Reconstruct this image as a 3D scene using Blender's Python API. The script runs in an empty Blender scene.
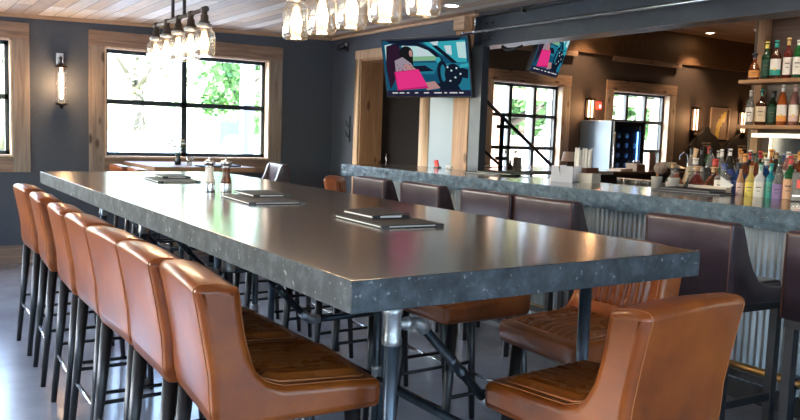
import bpy, math, random
from math import sin, cos, pi, radians as R
from mathutils import Vector, Matrix
random.seed(7)
SC = bpy.context.scene
COL = SC.collection

# ------------------------------------------------------------------ materials
MATS = {}
def _nt(name):
    m = bpy.data.materials.new(name); m.use_nodes = True
    nt = m.node_tree; b = nt.nodes['Principled BSDF']
    return m, nt, b
def setp(b, **k):
    for key, v in k.items():
        s = b.inputs.get(key.replace('_', ' '))
        if s is not None: s.default_value = v
def plain(name, col, rough=.5, metal=0., coat=0., spec=.5, emit=None, es=0., bump=0., bscale=60., sheen=0.):
    if name in MATS: return MATS[name]
    m, nt, b = _nt(name)
    b.inputs['Base Color'].default_value = (*col, 1); b.inputs['Roughness'].default_value = rough
    b.inputs['Metallic'].default_value = metal; b.inputs['Coat Weight'].default_value = coat
    b.inputs['Specular IOR Level'].default_value = spec
    if emit: b.inputs['Emission Color'].default_value = (*emit, 1); b.inputs['Emission Strength'].default_value = es
    if bump:
        tc = nt.nodes.new('ShaderNodeTexCoord'); n = nt.nodes.new('ShaderNodeTexNoise'); bp = nt.nodes.new('ShaderNodeBump')
        n.inputs['Scale'].default_value = bscale; n.inputs['Detail'].default_value = 4
        bp.inputs['Strength'].default_value = bump; bp.inputs['Distance'].default_value = .01
        nt.links.new(tc.outputs['Object'], n.inputs['Vector']); nt.links.new(n.outputs['Fac'], bp.inputs['Height'])
        nt.links.new(bp.outputs['Normal'], b.inputs['Normal'])
    MATS[name] = m; return m
def noisy(name, stops, scale=5., detail=6., rough=.5, stretch=(1,1,1), bump=.0, bdist=.01, coat=0., metal=0., rvar=0., coords='Object', spec=.5, fine=None, distort=0.):
    """colour ramp over noise; fine = (scale, amount, colour) adds speckles"""
    if name in MATS: return MATS[name]
    m, nt, b = _nt(name); N = nt.nodes; L = nt.links
    tc = N.new('ShaderNodeTexCoord'); mp = N.new('ShaderNodeMapping'); mp.inputs['Scale'].default_value = stretch
    n = N.new('ShaderNodeTexNoise'); n.inputs['Scale'].default_value = scale; n.inputs['Detail'].default_value = detail
    n.inputs['Roughness'].default_value = .6; n.inputs['Distortion'].default_value = distort
    cr = N.new('ShaderNodeValToRGB'); el = cr.color_ramp.elements
    el[0].position, el[0].color = stops[0][0], (*stops[0][1], 1); el[1].position, el[1].color = stops[-1][0], (*stops[-1][1], 1)
    for p, c in stops[1:-1]: e = el.new(p); e.color = (*c, 1)
    L.new(tc.outputs[coords], mp.inputs['Vector']); L.new(mp.outputs[0], n.inputs['Vector']); L.new(n.outputs['Fac'], cr.inputs[0])
    out = cr.outputs[0]
    if fine:
        n2 = N.new('ShaderNodeTexNoise'); n2.inputs['Scale'].default_value = fine[0]; n2.inputs['Detail'].default_value = 3
        c2 = N.new('ShaderNodeValToRGB'); c2.color_ramp.elements[0].position = fine[3]; c2.color_ramp.elements[1].position = fine[3] + .1
        mx = N.new('ShaderNodeMixRGB'); mx.inputs[2].default_value = (*fine[2], 1)
        ml = N.new('ShaderNodeMath'); ml.operation = 'MULTIPLY'; ml.inputs[1].default_value = fine[1]
        L.new(mp.outputs[0], n2.inputs['Vector']); L.new(n2.outputs['Fac'], c2.inputs[0]); L.new(c2.outputs[0], ml.inputs[0])
        L.new(ml.outputs[0], mx.inputs[0]); L.new(out, mx.inputs[1]); out = mx.outputs[0]
    L.new(out, b.inputs['Base Color'])
    b.inputs['Roughness'].default_value = rough; b.inputs['Coat Weight'].default_value = coat; b.inputs['Metallic'].default_value = metal
    b.inputs['Coat Roughness'].default_value = .15; b.inputs['Specular IOR Level'].default_value = spec
    if rvar:
        mr = N.new('ShaderNodeMapRange'); mr.inputs['To Min'].default_value = rough - rvar; mr.inputs['To Max'].default_value = rough + rvar
        L.new(n.outputs['Fac'], mr.inputs['Value']); L.new(mr.outputs[0], b.inputs['Roughness'])
    if bump:
        bp = N.new('ShaderNodeBump'); bp.inputs['Strength'].default_value = bump; bp.inputs['Distance'].default_value = bdist
        L.new(n.outputs['Fac'], bp.inputs['Height']); L.new(bp.outputs[0], b.inputs['Normal'])
    MATS[name] = m; return m
def planks(name, cols, width, length, axis='X', rough=.6, grain=1., gap=.02, knots=True):
    """boards running along an axis: brick texture cells drive each board's tone"""
    m, nt, b = _nt(name); N = nt.nodes; L = nt.links
    tc = N.new('ShaderNodeTexCoord'); mp = N.new('ShaderNodeMapping')
    if axis == 'Y': mp.inputs['Rotation'].default_value = (0, 0, pi/2)
    if axis == 'Z': mp.inputs['Rotation'].default_value = (0, pi/2, 0)
    br = N.new('ShaderNodeTexBrick'); br.inputs['Scale'].default_value = 1.
    br.inputs['Brick Width'].default_value = length; br.inputs['Row Height'].default_value = width
    br.inputs['Mortar Size'].default_value = gap*width; br.inputs['Color1'].default_value = (0,0,0,1); br.inputs['Color2'].default_value = (1,1,1,1)
    br.inputs['Mortar'].default_value = (.5,.5,.5,1); br.inputs['Bias'].default_value = 0; br.offset = .37; br.squash = 1
    cr = N.new('ShaderNodeValToRGB'); el = cr.color_ramp.elements; cr.color_ramp.interpolation = 'CONSTANT' if len(cols) > 3 else 'LINEAR'
    el[0].position, el[0].color = 0, (*cols[0], 1); el[1].position, el[1].color = (len(cols)-1)/len(cols), (*cols[-1], 1)
    for i, c in enumerate(cols[1:-1]): e = el.new((i+1)/len(cols)); e.color = (*c, 1)
    L.new(tc.outputs['Object'], mp.inputs['Vector']); L.new(mp.outputs[0], br.inputs['Vector']); L.new(br.outputs['Color'], cr.inputs[0])
    mp2 = N.new('ShaderNodeMapping'); mp2.inputs['Scale'].default_value = (1.2, 14, 14)
    L.new(mp.outputs[0], mp2.inputs['Vector'])
    n = N.new('ShaderNodeTexNoise'); n.inputs['Scale'].default_value = 2.5*grain; n.inputs['Detail'].default_value = 8; n.inputs['Roughness'].default_value = .65
    n.inputs['Distortion'].default_value = .6
    L.new(mp2.outputs[0], n.inputs['Vector'])
    c2 = N.new('ShaderNodeValToRGB'); c2.color_ramp.elements[0].position = .25; c2.color_ramp.elements[0].color = (.45,.42,.4,1)
    c2.color_ramp.elements[1].position = .7; c2.color_ramp.elements[1].color = (1.15,1.12,1.1,1)
    L.new(n.outputs['Fac'], c2.inputs[0])
    mx = N.new('ShaderNodeMixRGB'); mx.blend_type = 'MULTIPLY'; mx.inputs[0].default_value = .45
    L.new(cr.outputs[0], mx.inputs[1]); L.new(c2.outputs[0], mx.inputs[2])
    out = mx.outputs[0]
    mg = N.new('ShaderNodeMixRGB'); mg.inputs[2].default_value = (.04,.03,.02,1)
    L.new(br.outputs['Fac'], mg.inputs[0]); L.new(out, mg.inputs[1]); out = mg.outputs[0]
    L.new(out, b.inputs['Base Color']); b.inputs['Roughness'].default_value = rough
    bp = N.new('ShaderNodeBump'); bp.inputs['Strength'].default_value = .25; bp.inputs['Distance'].default_value = .006
    L.new(n.outputs['Fac'], bp.inputs['Height']); L.new(bp.outputs[0], b.inputs['Normal'])
    MATS[name] = m; return m
def wood(name, light, dark, axis='Z', rough=.55, knot=True, scale=1.):
    """solid board with straight grain along an axis and a few knots"""
    m, nt, b = _nt(name); N = nt.nodes; L = nt.links
    tc = N.new('ShaderNodeTexCoord'); mp = N.new('ShaderNodeMapping')
    s = {'X': (1.2, 16, 16), 'Y': (16, 1.2, 16), 'Z': (16, 16, 1.2)}[axis]
    mp.inputs['Scale'].default_value = [v*scale for v in s]
    n = N.new('ShaderNodeTexNoise'); n.inputs['Scale'].default_value = 1.6; n.inputs['Detail'].default_value = 7; n.inputs['Distortion'].default_value = .8
    cr = N.new('ShaderNodeValToRGB'); cr.color_ramp.elements[0].position = .3; cr.color_ramp.elements[0].color = (*dark, 1)
    cr.color_ramp.elements[1].position = .68; cr.color_ramp.elements[1].color = (*light, 1)
    L.new(tc.outputs['Object'], mp.inputs['Vector']); L.new(mp.outputs[0], n.inputs['Vector']); L.new(n.outputs['Fac'], cr.inputs[0])
    out = cr.outputs[0]
    if knot:
        mk = N.new('ShaderNodeMapping'); mk.inputs['Scale'].default_value = {'X': (3, 7, 7), 'Y': (7, 3, 7), 'Z': (7, 7, 3)}[axis]
        v = N.new('ShaderNodeTexVoronoi'); v.inputs['Scale'].default_value = 1.; v.inputs['Randomness'].default_value = 1
        ck = N.new('ShaderNodeValToRGB'); ck.color_ramp.elements[0].position = .1; ck.color_ramp.elements[0].color = (1,1,1,1)
        ck.color_ramp.elements[1].position = .2; ck.color_ramp.elements[1].color = (0,0,0,1)
        mx = N.new('ShaderNodeMixRGB'); mx.inputs[2].default_value = (dark[0]*.4, dark[1]*.35, dark[2]*.3, 1)
        L.new(tc.outputs['Object'], mk.inputs['Vector']); L.new(mk.outputs[0], v.inputs['Vector']); L.new(v.outputs['Distance'], ck.inputs[0])
        L.new(ck.outputs[0], mx.inputs[0]); L.new(out, mx.inputs[1]); out = mx.outputs[0]
    L.new(out, b.inputs['Base Color']); b.inputs['Roughness'].default_value = rough
    MATS[name] = m; return m
def glassy(name, tint=(1,1,1), refl=.12, rough=.02, body=0., bodycol=(1,1,1)):
    """thin clear glass: transparent with fresnel reflection (body > 0 adds a milky share)"""
    if name in MATS: return MATS[name]
    m = bpy.data.materials.new(name); m.use_nodes = True; nt = m.node_tree; N = nt.nodes; L = nt.links; N.clear()
    o = N.new('ShaderNodeOutputMaterial'); t = N.new('ShaderNodeBsdfTransparent'); t.inputs[0].default_value = (*tint, 1)
    g = N.new('ShaderNodeBsdfGlossy'); g.inputs['Roughness'].default_value = rough; mx = N.new('ShaderNodeMixShader')
    lw = N.new('ShaderNodeLayerWeight'); lw.inputs[0].default_value = .35
    mr = N.new('ShaderNodeMapRange'); mr.inputs['To Min'].default_value = refl*.35; mr.inputs['To Max'].default_value = min(1, refl*5)
    L.new(lw.outputs['Facing'], mr.inputs['Value']); L.new(mr.outputs[0], mx.inputs[0]); L.new(t.outputs[0], mx.inputs[1]); L.new(g.outputs[0], mx.inputs[2])
    last = mx.outputs[0]
    if body:
        d = N.new('ShaderNodeBsdfPrincipled'); d.inputs['Base Color'].default_value = (*bodycol, 1); d.inputs['Roughness'].default_value = .08
        m2 = N.new('ShaderNodeMixShader'); m2.inputs[0].default_value = body; L.new(last, m2.inputs[1]); L.new(d.outputs[0], m2.inputs[2]); last = m2.outputs[0]
    L.new(last, o.inputs[0]); MATS[name] = m; return m
def emis(name, col, s):
    if name in MATS: return MATS[name]
    m = bpy.data.materials.new(name); m.use_nodes = True; nt = m.node_tree; nt.nodes.clear()
    o = nt.nodes.new('ShaderNodeOutputMaterial'); e = nt.nodes.new('ShaderNodeEmission'); e.inputs[0].default_value = (*col, 1); e.inputs[1].default_value = s
    nt.links.new(e.outputs[0], o.inputs[0]); MATS[name] = m; return m

def srgb(r, g, b): return tuple(((c/255)/12.92 if c/255 <= .04045 else (((c/255)+.055)/1.055)**2.4) for c in (r, g, b))

tan = noisy('tan_leather', [(.28, (.085,.017,.002)), (.5, (.22,.05,.005)), (.74, (.34,.09,.010))], scale=4, detail=7, rough=.36, bump=.10, bdist=.005, coat=.2, spec=.4, rvar=.08, fine=(90, .15, (.2,.06,.02), .55))
tan_dark = noisy('tan_ribbed_leather', [(.25, (.16,.040,.006)), (.55, (.20,.052,.008)), (.8, (.25,.068,.011))], scale=5, detail=3, rough=.27, bump=.0, bdist=.005, coat=.3, rvar=.08)
piping = plain('leather_piping', (.36,.12,.035), .4)
plum = noisy('plum_leather', [(.3, (.03,.018,.024)), (.7, (.058,.035,.045))], scale=8, detail=6, rough=.36, bump=.12, bdist=.004, coat=.5, rvar=.06)
plum_trim = plain('plum_seam', (.16,.06,.035), .35)
blackwood = noisy('black_stained_wood', [(.3, (.008,.008,.009)), (.7, (.02,.02,.022))], scale=4, stretch=(10,10,1), rough=.35)
blackmetal = plain('black_steel', (.015,.016,.018), .35, metal=.6)
chrome = plain('brushed_steel', (.62,.64,.66), .25, metal=1)
pipe_black = noisy('black_iron_pipe', [(.3, (.02,.025,.03)), (.7, (.06,.075,.09))], scale=12, rough=.35, metal=.7)
galv = noisy('galvanised_fitting', [(.3, (.25,.27,.28)), (.7, (.5,.52,.53))], scale=30, rough=.38, metal=.8, bump=.1)
stone_top = noisy('honed_granite', [(.3, (.045,.036,.031)), (.55, (.072,.058,.05)), (.8, (.11,.09,.078))], scale=40, detail=9, rough=.2, rvar=.03, coat=.5, fine=(150, .5, (.24,.21,.19), .62), spec=.7)
stone_edge = noisy('leathered_granite_edge', [(.3, (.018,.025,.031)), (.52, (.042,.054,.064)), (.75, (.10,.12,.14))], scale=16, detail=10, rough=.65, spec=.3, bump=.5, bdist=.006, fine=(70, .6, (.35,.38,.4), .64))
stone_edge_bar = noisy('chiselled_granite_edge', [(.3, (.022,.045,.07)), (.52, (.055,.10,.14)), (.75, (.15,.225,.29))], scale=14, detail=10, rough=.6, bump=1., bdist=.02, fine=(60, .5, (.3,.36,.4), .62))
grey_wall = noisy('slate_grey_paint', [(.3, (.058,.070,.087)), (.7, (.068,.081,.10))], scale=30, rough=.6, bump=.03)
brown_wall = noisy('brown_paint', [(.3, (.060,.043,.035)), (.7, (.072,.051,.041))], scale=20, rough=.65, bump=.03)
brown_upper = noisy('amber_brown_paint', [(.3, (.13,.068,.03)), (.7, (.17,.09,.042))], scale=10, rough=.6, bump=.03)
concrete = noisy('polished_concrete', [(.3, (.16,.18,.215)), (.5, (.22,.24,.28)), (.72, (.28,.305,.345))], scale=1.6, detail=8, rough=.2, rvar=.07, coat=.15)
ceil_planks = planks('whitewashed_planks', [(.70,.62,.52), (.85,.81,.74), (.60,.47,.34), (.80,.77,.73), (.52,.43,.36), (.90,.87,.82), (.74,.60,.45)], .14, 1.9, 'X')
ceil_brown = planks('brown_ceiling_planks', [(.17,.085,.045), (.12,.06,.03), (.2,.11,.06), (.14,.07,.04)], .14, 2.2, 'Y')
barnwood = wood('reclaimed_casing_upright', (.33,.265,.205), (.18,.14,.108), 'Z')
barnwood_h = wood('reclaimed_casing_level', (.34,.22,.145), (.17,.11,.075), 'Y')
pipe_leg = noisy('blued_steel_pipe', [(.3, (.05,.065,.085)), (.7, (.09,.115,.145))], scale=12, rough=.32, metal=.6)
pale_jamb = wood('pale_jamb_wood', (.72,.56,.4), (.5,.37,.25), 'Z', knot=False)
fir = wood('fir_boards', (.52,.30,.15), (.32,.165,.075), 'Z')
fir_light = wood('light_fir', (.68,.47,.29), (.46,.29,.16), 'Z', knot=False)
fir_x = wood('fir_trim_level', (.60,.42,.27), (.38,.24,.14), 'X', knot=False)
fir_y = wood('fir_trim_cross', (.50,.33,.2), (.32,.2,.12), 'Y', knot=False)
shelf_wood = wood('shelf_wood', (.40,.22,.10), (.22,.11,.05), 'X', knot=False)
table_wood = wood('window_table_wood', (.36,.2,.1), (.22,.12,.06), 'Y', knot=False)
steel_blue = noisy('painted_steel', [(.3, (.038,.050,.066)), (.7, (.055,.07,.09))], scale=6, rough=.42, metal=.3)
frame_black = plain('black_window_frame', (.012,.026,.034), .4)
corr = noisy('corrugated_zinc', [(.3, (.3,.33,.34)), (.7, (.5,.53,.53))], scale=5, stretch=(3,3,.6), rough=.4, metal=.75)
white = plain('white_ceramic', (.8,.8,.78), .3)
paper = plain('white_paper', (.82,.81,.79), .8)
black_plastic = plain('black_plastic', (.012,.012,.014), .3)
black_cover = plain('black_menu_cover', (.010,.012,.018), .55, spec=.25)
win_glass = glassy('window_glass', refl=.06)
jar_glass = glassy('jar_glass', tint=(.97,.97,.95), refl=.2, rough=.04, body=.015, bodycol=(.9,.85,.75))
bulb_glow = emis('bulb_glow', (1., .62, .32), 6)
fil_glow = emis('filament_glow', (1., .55, .28), 7)
lamp_disc = emis('downlight_disc', (1., .72, .45), 14)
white_disc = emis('cool_downlight_disc', (1., .92, .82), 8)
bronze = plain('aged_bronze', (.05,.038,.032), .4, metal=.8)
mirror = plain('bar_mirror', (.75,.8,.78), .05, metal=1)

# ------------------------------------------------------------------ mesh builder
class MB:
    def __init__(s): s.v = []; s.f = []; s.mi = []; s.sm = []
    def add(s, vs, fs, mi=0, sm=False):
        o = len(s.v); s.v += [tuple(v) for v in vs]
        for f in fs: s.f.append(tuple(i+o for i in f)); s.mi.append(mi); s.sm.append(sm)
        return s
    def box(s, a, b, mi=0, M=None):
        (x0,y0,z0),(x1,y1,z1) = a, b
        vs = [(x0,y0,z0),(x1,y0,z0),(x1,y1,z0),(x0,y1,z0),(x0,y0,z1),(x1,y0,z1),(x1,y1,z1),(x0,y1,z1)]
        if M: vs = [M @ Vector(v) for v in vs]
        return s.add(vs, [(0,3,2,1),(4,5,6,7),(0,1,5,4),(1,2,6,5),(2,3,7,6),(3,0,4,7)], mi)
    def tube(s, p, q, r0, r1=None, n=12, mi=0, sm=True, cap=True):
        p, q = Vector(p), Vector(q); r1 = r0 if r1 is None else r1; d = (q-p).normalized()
        u = d.orthogonal().normalized(); w = d.cross(u); vs = []
        for c, r in ((p, r0), (q, r1)):
            for i in range(n): a = 2*pi*i/n; vs.append(c + u*r*cos(a) + w*r*sin(a))
        fs = [(i, (i+1)%n, n+(i+1)%n, n+i) for i in range(n)]
        s.add(vs, fs, mi, sm)
        if cap: s.add(vs, [tuple(range(n-1,-1,-1)), tuple(range(n, 2*n))], mi)
        return s
    def path(s, pts, r, n=8, mi=0):
        pts = [Vector(p) for p in pts]; rings = []
        u = None
        for i, p in enumerate(pts):
            d = (pts[min(i+1,len(pts)-1)] - pts[max(i-1,0)]).normalized()
            if u is None: u = d.orthogonal().normalized()
            u = (u - d*u.dot(d)).normalized(); w = d.cross(u)
            rr = r[i] if isinstance(r, (list,tuple)) else r
            rings.append([p + u*rr*cos(2*pi*k/n) + w*rr*sin(2*pi*k/n) for k in range(n)])
        vs = [v for g in rings for v in g]; fs = []
        for i in range(len(rings)-1):
            for k in range(n): fs.append((i*n+k, i*n+(k+1)%n, (i+1)*n+(k+1)%n, (i+1)*n+k))
        s.add(vs, fs, mi, True); s.add(vs, [tuple(range(n-1,-1,-1)), tuple((len(rings)-1)*n+k for k in range(n))], mi)
        return s
    def lathe(s, prof, c=(0,0,0), n=20, mi=0, closed_ends=True, sq=None):
        """prof = [(r,z)...] about the vertical; sq makes a rounded-square section"""
        vs = []; c = Vector(c)
        for r, z in prof:
            for k in range(n):
                a = 2*pi*k/n; f = 1.
                if sq: f = 1/max(abs(cos(a)), abs(sin(a)))*sq + (1-sq); 
                vs.append(c + Vector((r*f*cos(a), r*f*sin(a), z)))
        fs = []
        for i in range(len(prof)-1):
            for k in range(n): fs.append((i*n+k, i*n+(k+1)%n, (i+1)*n+(k+1)%n, (i+1)*n+k))
        s.add(vs, fs, mi, True)
        if closed_ends: s.add(vs, [tuple(range(n-1,-1,-1)), tuple((len(prof)-1)*n+k for k in range(n))], mi)
        return s
    def prism(s, poly, axis, a, b, mi=0, sm=False):
        """extrude a 2D polygon along an axis; poly coordinates are the two other axes in order"""
        def P(u, v, w): return {'x': (w,u,v), 'y': (u,w,v), 'z': (u,v,w)}[axis]
        n = len(poly); vs = [P(u,v,a) for u,v in poly] + [P(u,v,b) for u,v in poly]
        s.add(vs, [(i,(i+1)%n,n+(i+1)%n,n+i) for i in range(n)], mi, sm)
        return s.add(vs, [tuple(range(n-1,-1,-1)), tuple(range(n,2*n))], mi)
    def sphere(s, c, r, n=14, m=8, mi=0, sc=(1,1,1)):
        prof = [(r*sin(pi*i/m), -r*cos(pi*i/m)) for i in range(m+1)]; prof[0] = (1e-4, -r); prof[-1] = (1e-4, r)
        o = len(s.v); s.lathe(prof, (0,0,0), n, mi)
        for i in range(o, len(s.v)): v = s.v[i]; s.v[i] = (v[0]*sc[0]+c[0], v[1]*sc[1]+c[1], v[2]*sc[2]+c[2])
        return s
    def build(s, name, mats, parent=None, bevel=0., seg=2, smooth=None, loc=None, recalc=True):
        me = bpy.data.meshes.new(name); me.from_pydata(s.v, [], s.f)
        if not isinstance(mats, (list, tuple)): mats = [mats]
        for m in mats: me.materials.append(m)
        me.polygons.foreach_set('material_index', s.mi)
        me.polygons.foreach_set('use_smooth', [bool(x) if smooth is None else smooth for x in s.sm])
        if recalc:
            import bmesh
            bm = bmesh.new(); bm.from_mesh(me); bmesh.ops.remove_doubles(bm, verts=bm.verts, dist=1e-6)
            bmesh.ops.recalc_face_normals(bm, faces=bm.faces); bm.to_mesh(me); bm.free()
        me.update()
        o = bpy.data.objects.new(name, me); COL.objects.link(o)
        if loc: o.location = loc
        if parent: o.parent = parent
        if bevel:
            b = o.modifiers.new('bevel', 'BEVEL'); b.width = bevel; b.segments = seg; b.limit_method = 'ANGLE'; b.angle_limit = R(40)
            for p in me.polygons: p.use_smooth = True
            w = o.modifiers.new('wn', 'WEIGHTED_NORMAL'); w.keep_sharp = True
        return o
def tag(o, label, cat, group=None):
    o['label'] = label; o['category'] = cat
    if group: o['group'] = group
    return o
def struct(o): o['kind'] = 'structure'; return o
def thing(name, label, cat, loc=(0,0,0), rz=0., group=None):
    o = bpy.data.objects.new(name, None); o.empty_display_size = .1; COL.objects.link(o)
    o.location = loc; o.rotation_euler = (0,0,rz); return tag(o, label, cat, group)
def children(o): return [c for c in bpy.data.objects if c.parent == o]
def dup(root, loc, rz, label, group=None):
    r = root.copy(); COL.objects.link(r); r.location = loc; r.rotation_euler = (0,0,rz); r['label'] = label
    if group: r['group'] = group
    for ch in children(root):
        c = ch.copy(); COL.objects.link(c); c.parent = r
        for g in children(ch): d = g.copy(); COL.objects.link(d); d.parent = c
    return r

# ------------------------------------------------------------------ camera
F = 783.64; yaw, pit, rol = 2.557437, .0969182, .0343754
cd = bpy.data.cameras.new('camera'); cam = bpy.data.objects.new('camera', cd); COL.objects.link(cam); SC.camera = cam
cd.sensor_fit = 'HORIZONTAL'; cd.sensor_width = 36; cd.lens = F/800*36; cd.clip_start = .05; cd.clip_end = 300
fw = Vector((cos(yaw)*cos(pit), sin(yaw)*cos(pit), -sin(pit))); rt = Vector((sin(yaw), -cos(yaw), 0)); up = rt.cross(fw)
r2 = rt*cos(rol) + up*sin(rol); u2 = up*cos(rol) - rt*sin(rol)
M = Matrix((r2, u2, -fw)).transposed().to_4x4(); M.translation = (0, 0, 1.375); cam.matrix_world = M

# ------------------------------------------------------------------ room shell
W = -8.34; T = 4.49; E_ = 3.2; S_ = -3.0; N_ = 13.6
def wall_x(name, x0, x1, y0, y1, z0, z1, holes, mat):
    """wall slab normal to X with rectangular holes (ya,yb,za,zb) sorted by y"""
    m = MB(); y = y0
    for (ya, yb, za, zb) in sorted(holes):
        m.box((x0,y,z0),(x1,ya,z1)); m.box((x0,ya,z0),(x1,yb,za)); m.box((x0,ya,zb),(x1,yb,z1)); y = yb
    m.box((x0,y,z0),(x1,y1,z1)); return struct(m.build(name, mat))
def wall_y(name, y0, y1, x0, x1, z0, z1, holes, mat):
    m = MB(); x = x0
    for (xa, xb, za, zb) in sorted(holes):
        m.box((x,y0,z0),(xa,y1,z1)); 
        if za > z0: m.box((xa,y0,z0),(xb,y1,za))
        m.box((xa,y0,zb),(xb,y1,z1)); x = xb
    m.box((x,y0,z0),(x1,y1,z1)); return struct(m.build(name, mat))
struct(MB().box((W-.3,S_-.3,-.1),(E_+.3,N_+.3,0)).build('floor', concrete))
win = {0: (-.55,1.04,1.03,2.15), 1: (1.88,3.68,1.03,2.15), 2: (6.95,8.28,.76,2.15), 3: (9.33,10.68,.76,2.15)}
wall_x('wall_west', W-.22, W, S_-.22, T+.1, 0, 3.2, [win[0], win[1], (-2.6,-1.0,1.03,2.15)], grey_wall)
wall_x('wall_northwest', W-.22, W, T+.1, N_, 0, 3.3, [win[2], win[3]], brown_wall)
struct(MB().box((W,T+.1,2.66),(W+.035,N_,3.2)).build('wall_upper', brown_upper))
wall_y('wall_south', S_-.22, S_, W, E_, 0, 3.2, [(-7.3,-5.3,.9,2.2), (-4.6,-2.4,.9,2.2), (1.2,2.8,.6,2.2)], grey_wall)
wall_x('wall_east', E_, E_+.22, S_-.22, N_, 0, 3.3, [(-2.2,-.2,.5,2.2), (.6,2.8,.5,2.2), (3.3,4.1,.9,2.2)], grey_wall)
wall_y('wall_north', N_, N_+.22, W, E_, 0, 3.3, [], brown_wall)
# TV wall with its doorway, then the steel post
D0, D1 = -7.69, -6.47
wall_y('wall_television', T, T+.32, W, -5.92, 0, 3.2, [(D0, D1, 0, 2.19)], grey_wall)
struct(MB().box((-6.31,T-.012,0),(-5.92,T,2.0)).build('wall_panel', plain('pale_blue_grey_panel', (.19,.28,.36), .4)))
# partition behind the bar shelves
struct(MB().box((-3.66,5.66,0),(E_,5.82,3.2)).build('wall_bar', noisy('bar_back_paint', [(.3,(.085,.06,.042)),(.7,(.12,.085,.06))], scale=5, rough=.55)))
# ceilings
cz = lambda y: 2.378 + (y-.945)*.02765
m = MB(); m.prism([(S_,cz(S_)),(T+.1,cz(T+.1)),(T+.1,cz(T)+.25),(S_,cz(S_)+.25)], 'x', W, E_)
struct(m.build('ceiling', ceil_planks))
struct(MB().box((W,T+.1,3.15),(E_,N_,3.25)).build('ceiling_bar', ceil_brown))
# trims along the ceiling
m = MB(); m.prism([(S_,cz(S_)-.035),(T,cz(T)-.035),(T,cz(T)+.01),(S_,cz(S_)+.01)], 'x', W, W+.03)
struct(m.build('trim_1', fir_y))
struct(MB().box((W+.03,T-.035,cz(T)-.03),(-5.62,T,cz(T)+.03)).box((W+.03,T-.16,cz(T)-.006),(-5.62,T-.035,cz(T)+.03)).build('trim_2', fir_x))
struct(MB().box((W,S_,0),(W+.025,T-.0,.17)).build('baseboard_west', barnwood_h))
struct(MB().box((W+.03,T-.025,0),(D0-.1,T,.17)).build('baseboard_television', fir_x))
struct(MB().box((W+.035,9.25,2.585),(W+.075,10.84,2.655)).build('trim_3', barnwood_h))
struct(MB().box((W+.035,7.1,2.585),(W+.075,8.47,2.655)).build('trim_4', barnwood_h))

# steel post and beam between the rooms
m = MB(); m.box((-5.68,T,0),(-5.67,T+.07,2.175)); m.box((-5.54,T,0),(-5.53,T+.07,2.175)); m.box((-5.67,T+.03,0),(-5.54,T+.04,2.175)); m.box((-5.70,T-.02,0),(-5.51,T-.012,.02))
m.box((-5.685,T-.012,0),(-5.525,T,2.175))
struct(m.build('steel_column', steel_blue))
m = MB(); bz0, bz1 = 2.175, 2.47
m.box((-5.70,T-.0,bz0),(E_,T+.2,bz0+.02)); m.box((-5.70,T,bz1-.02),(E_,T+.2,bz1)); m.box((-5.70,T+.085,bz0),(E_,T+.105,bz1))
m.box((-5.70,T+.01,bz0),(-5.68,T+.19,bz1))
for x in (-5.60,-5.52):
    for z in (2.25,2.32,2.39): m.tube((x,T+.085,z),(x,T+.06,z),.014,n=6)
struct(m.build('steel_beam', steel_blue))
struct(MB().box((-5.92,T+.1,2.47),(E_,T+.2,3.2)).build('wall_header', brown_upper))
# wooden post next to steel column, with block above
struct(MB().box((-5.92,T-.02,0),(-5.69,T+.16,2.46)).build('wood_column', fir, bevel=.004))
struct(MB().box((-5.86,T-.10,2.33),(-5.70,T-.02,2.45)).build('trim_5', fir_x, bevel=.003))

# door
struct(MB().box((D0-.095,T-.02,0),(D0,T+.0,2.19)).box((D0-.095,T-.02,2.19),(-6.31,T,2.285)).box((D1,T-.02,0),(-6.31,T,2.19)).build('trim_6', fir_light, bevel=.003))
struct(MB().box((D0,T,0),(D0+.02,T+.32,2.19)).build('trim_7', fir, bevel=.002))
struct(MB().box((D0+.02,T,2.165),(D1,T+.32,2.19)).box((D1-.02,T,0),(D1,T+.32,2.165)).build('trim_8', fir))
dr = struct(MB().box((D0+.02,T+.29,0.01),(D1-.02,T+.335,2.165)).build('door_1', plain('dark_door', (.007,.005,.0045), .7, spec=.1), bevel=.003))
m = MB(); m.tube((-7.5,T+.26,.98),(-7.5,T+.26,1.15),.009); m.tube((-7.5,T+.29,1.0),(-7.5,T+.26,1.0),.007); m.tube((-7.5,T+.29,1.13),(-7.5,T+.26,1.13),.007)
m.build('door_handle', chrome, dr)

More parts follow.
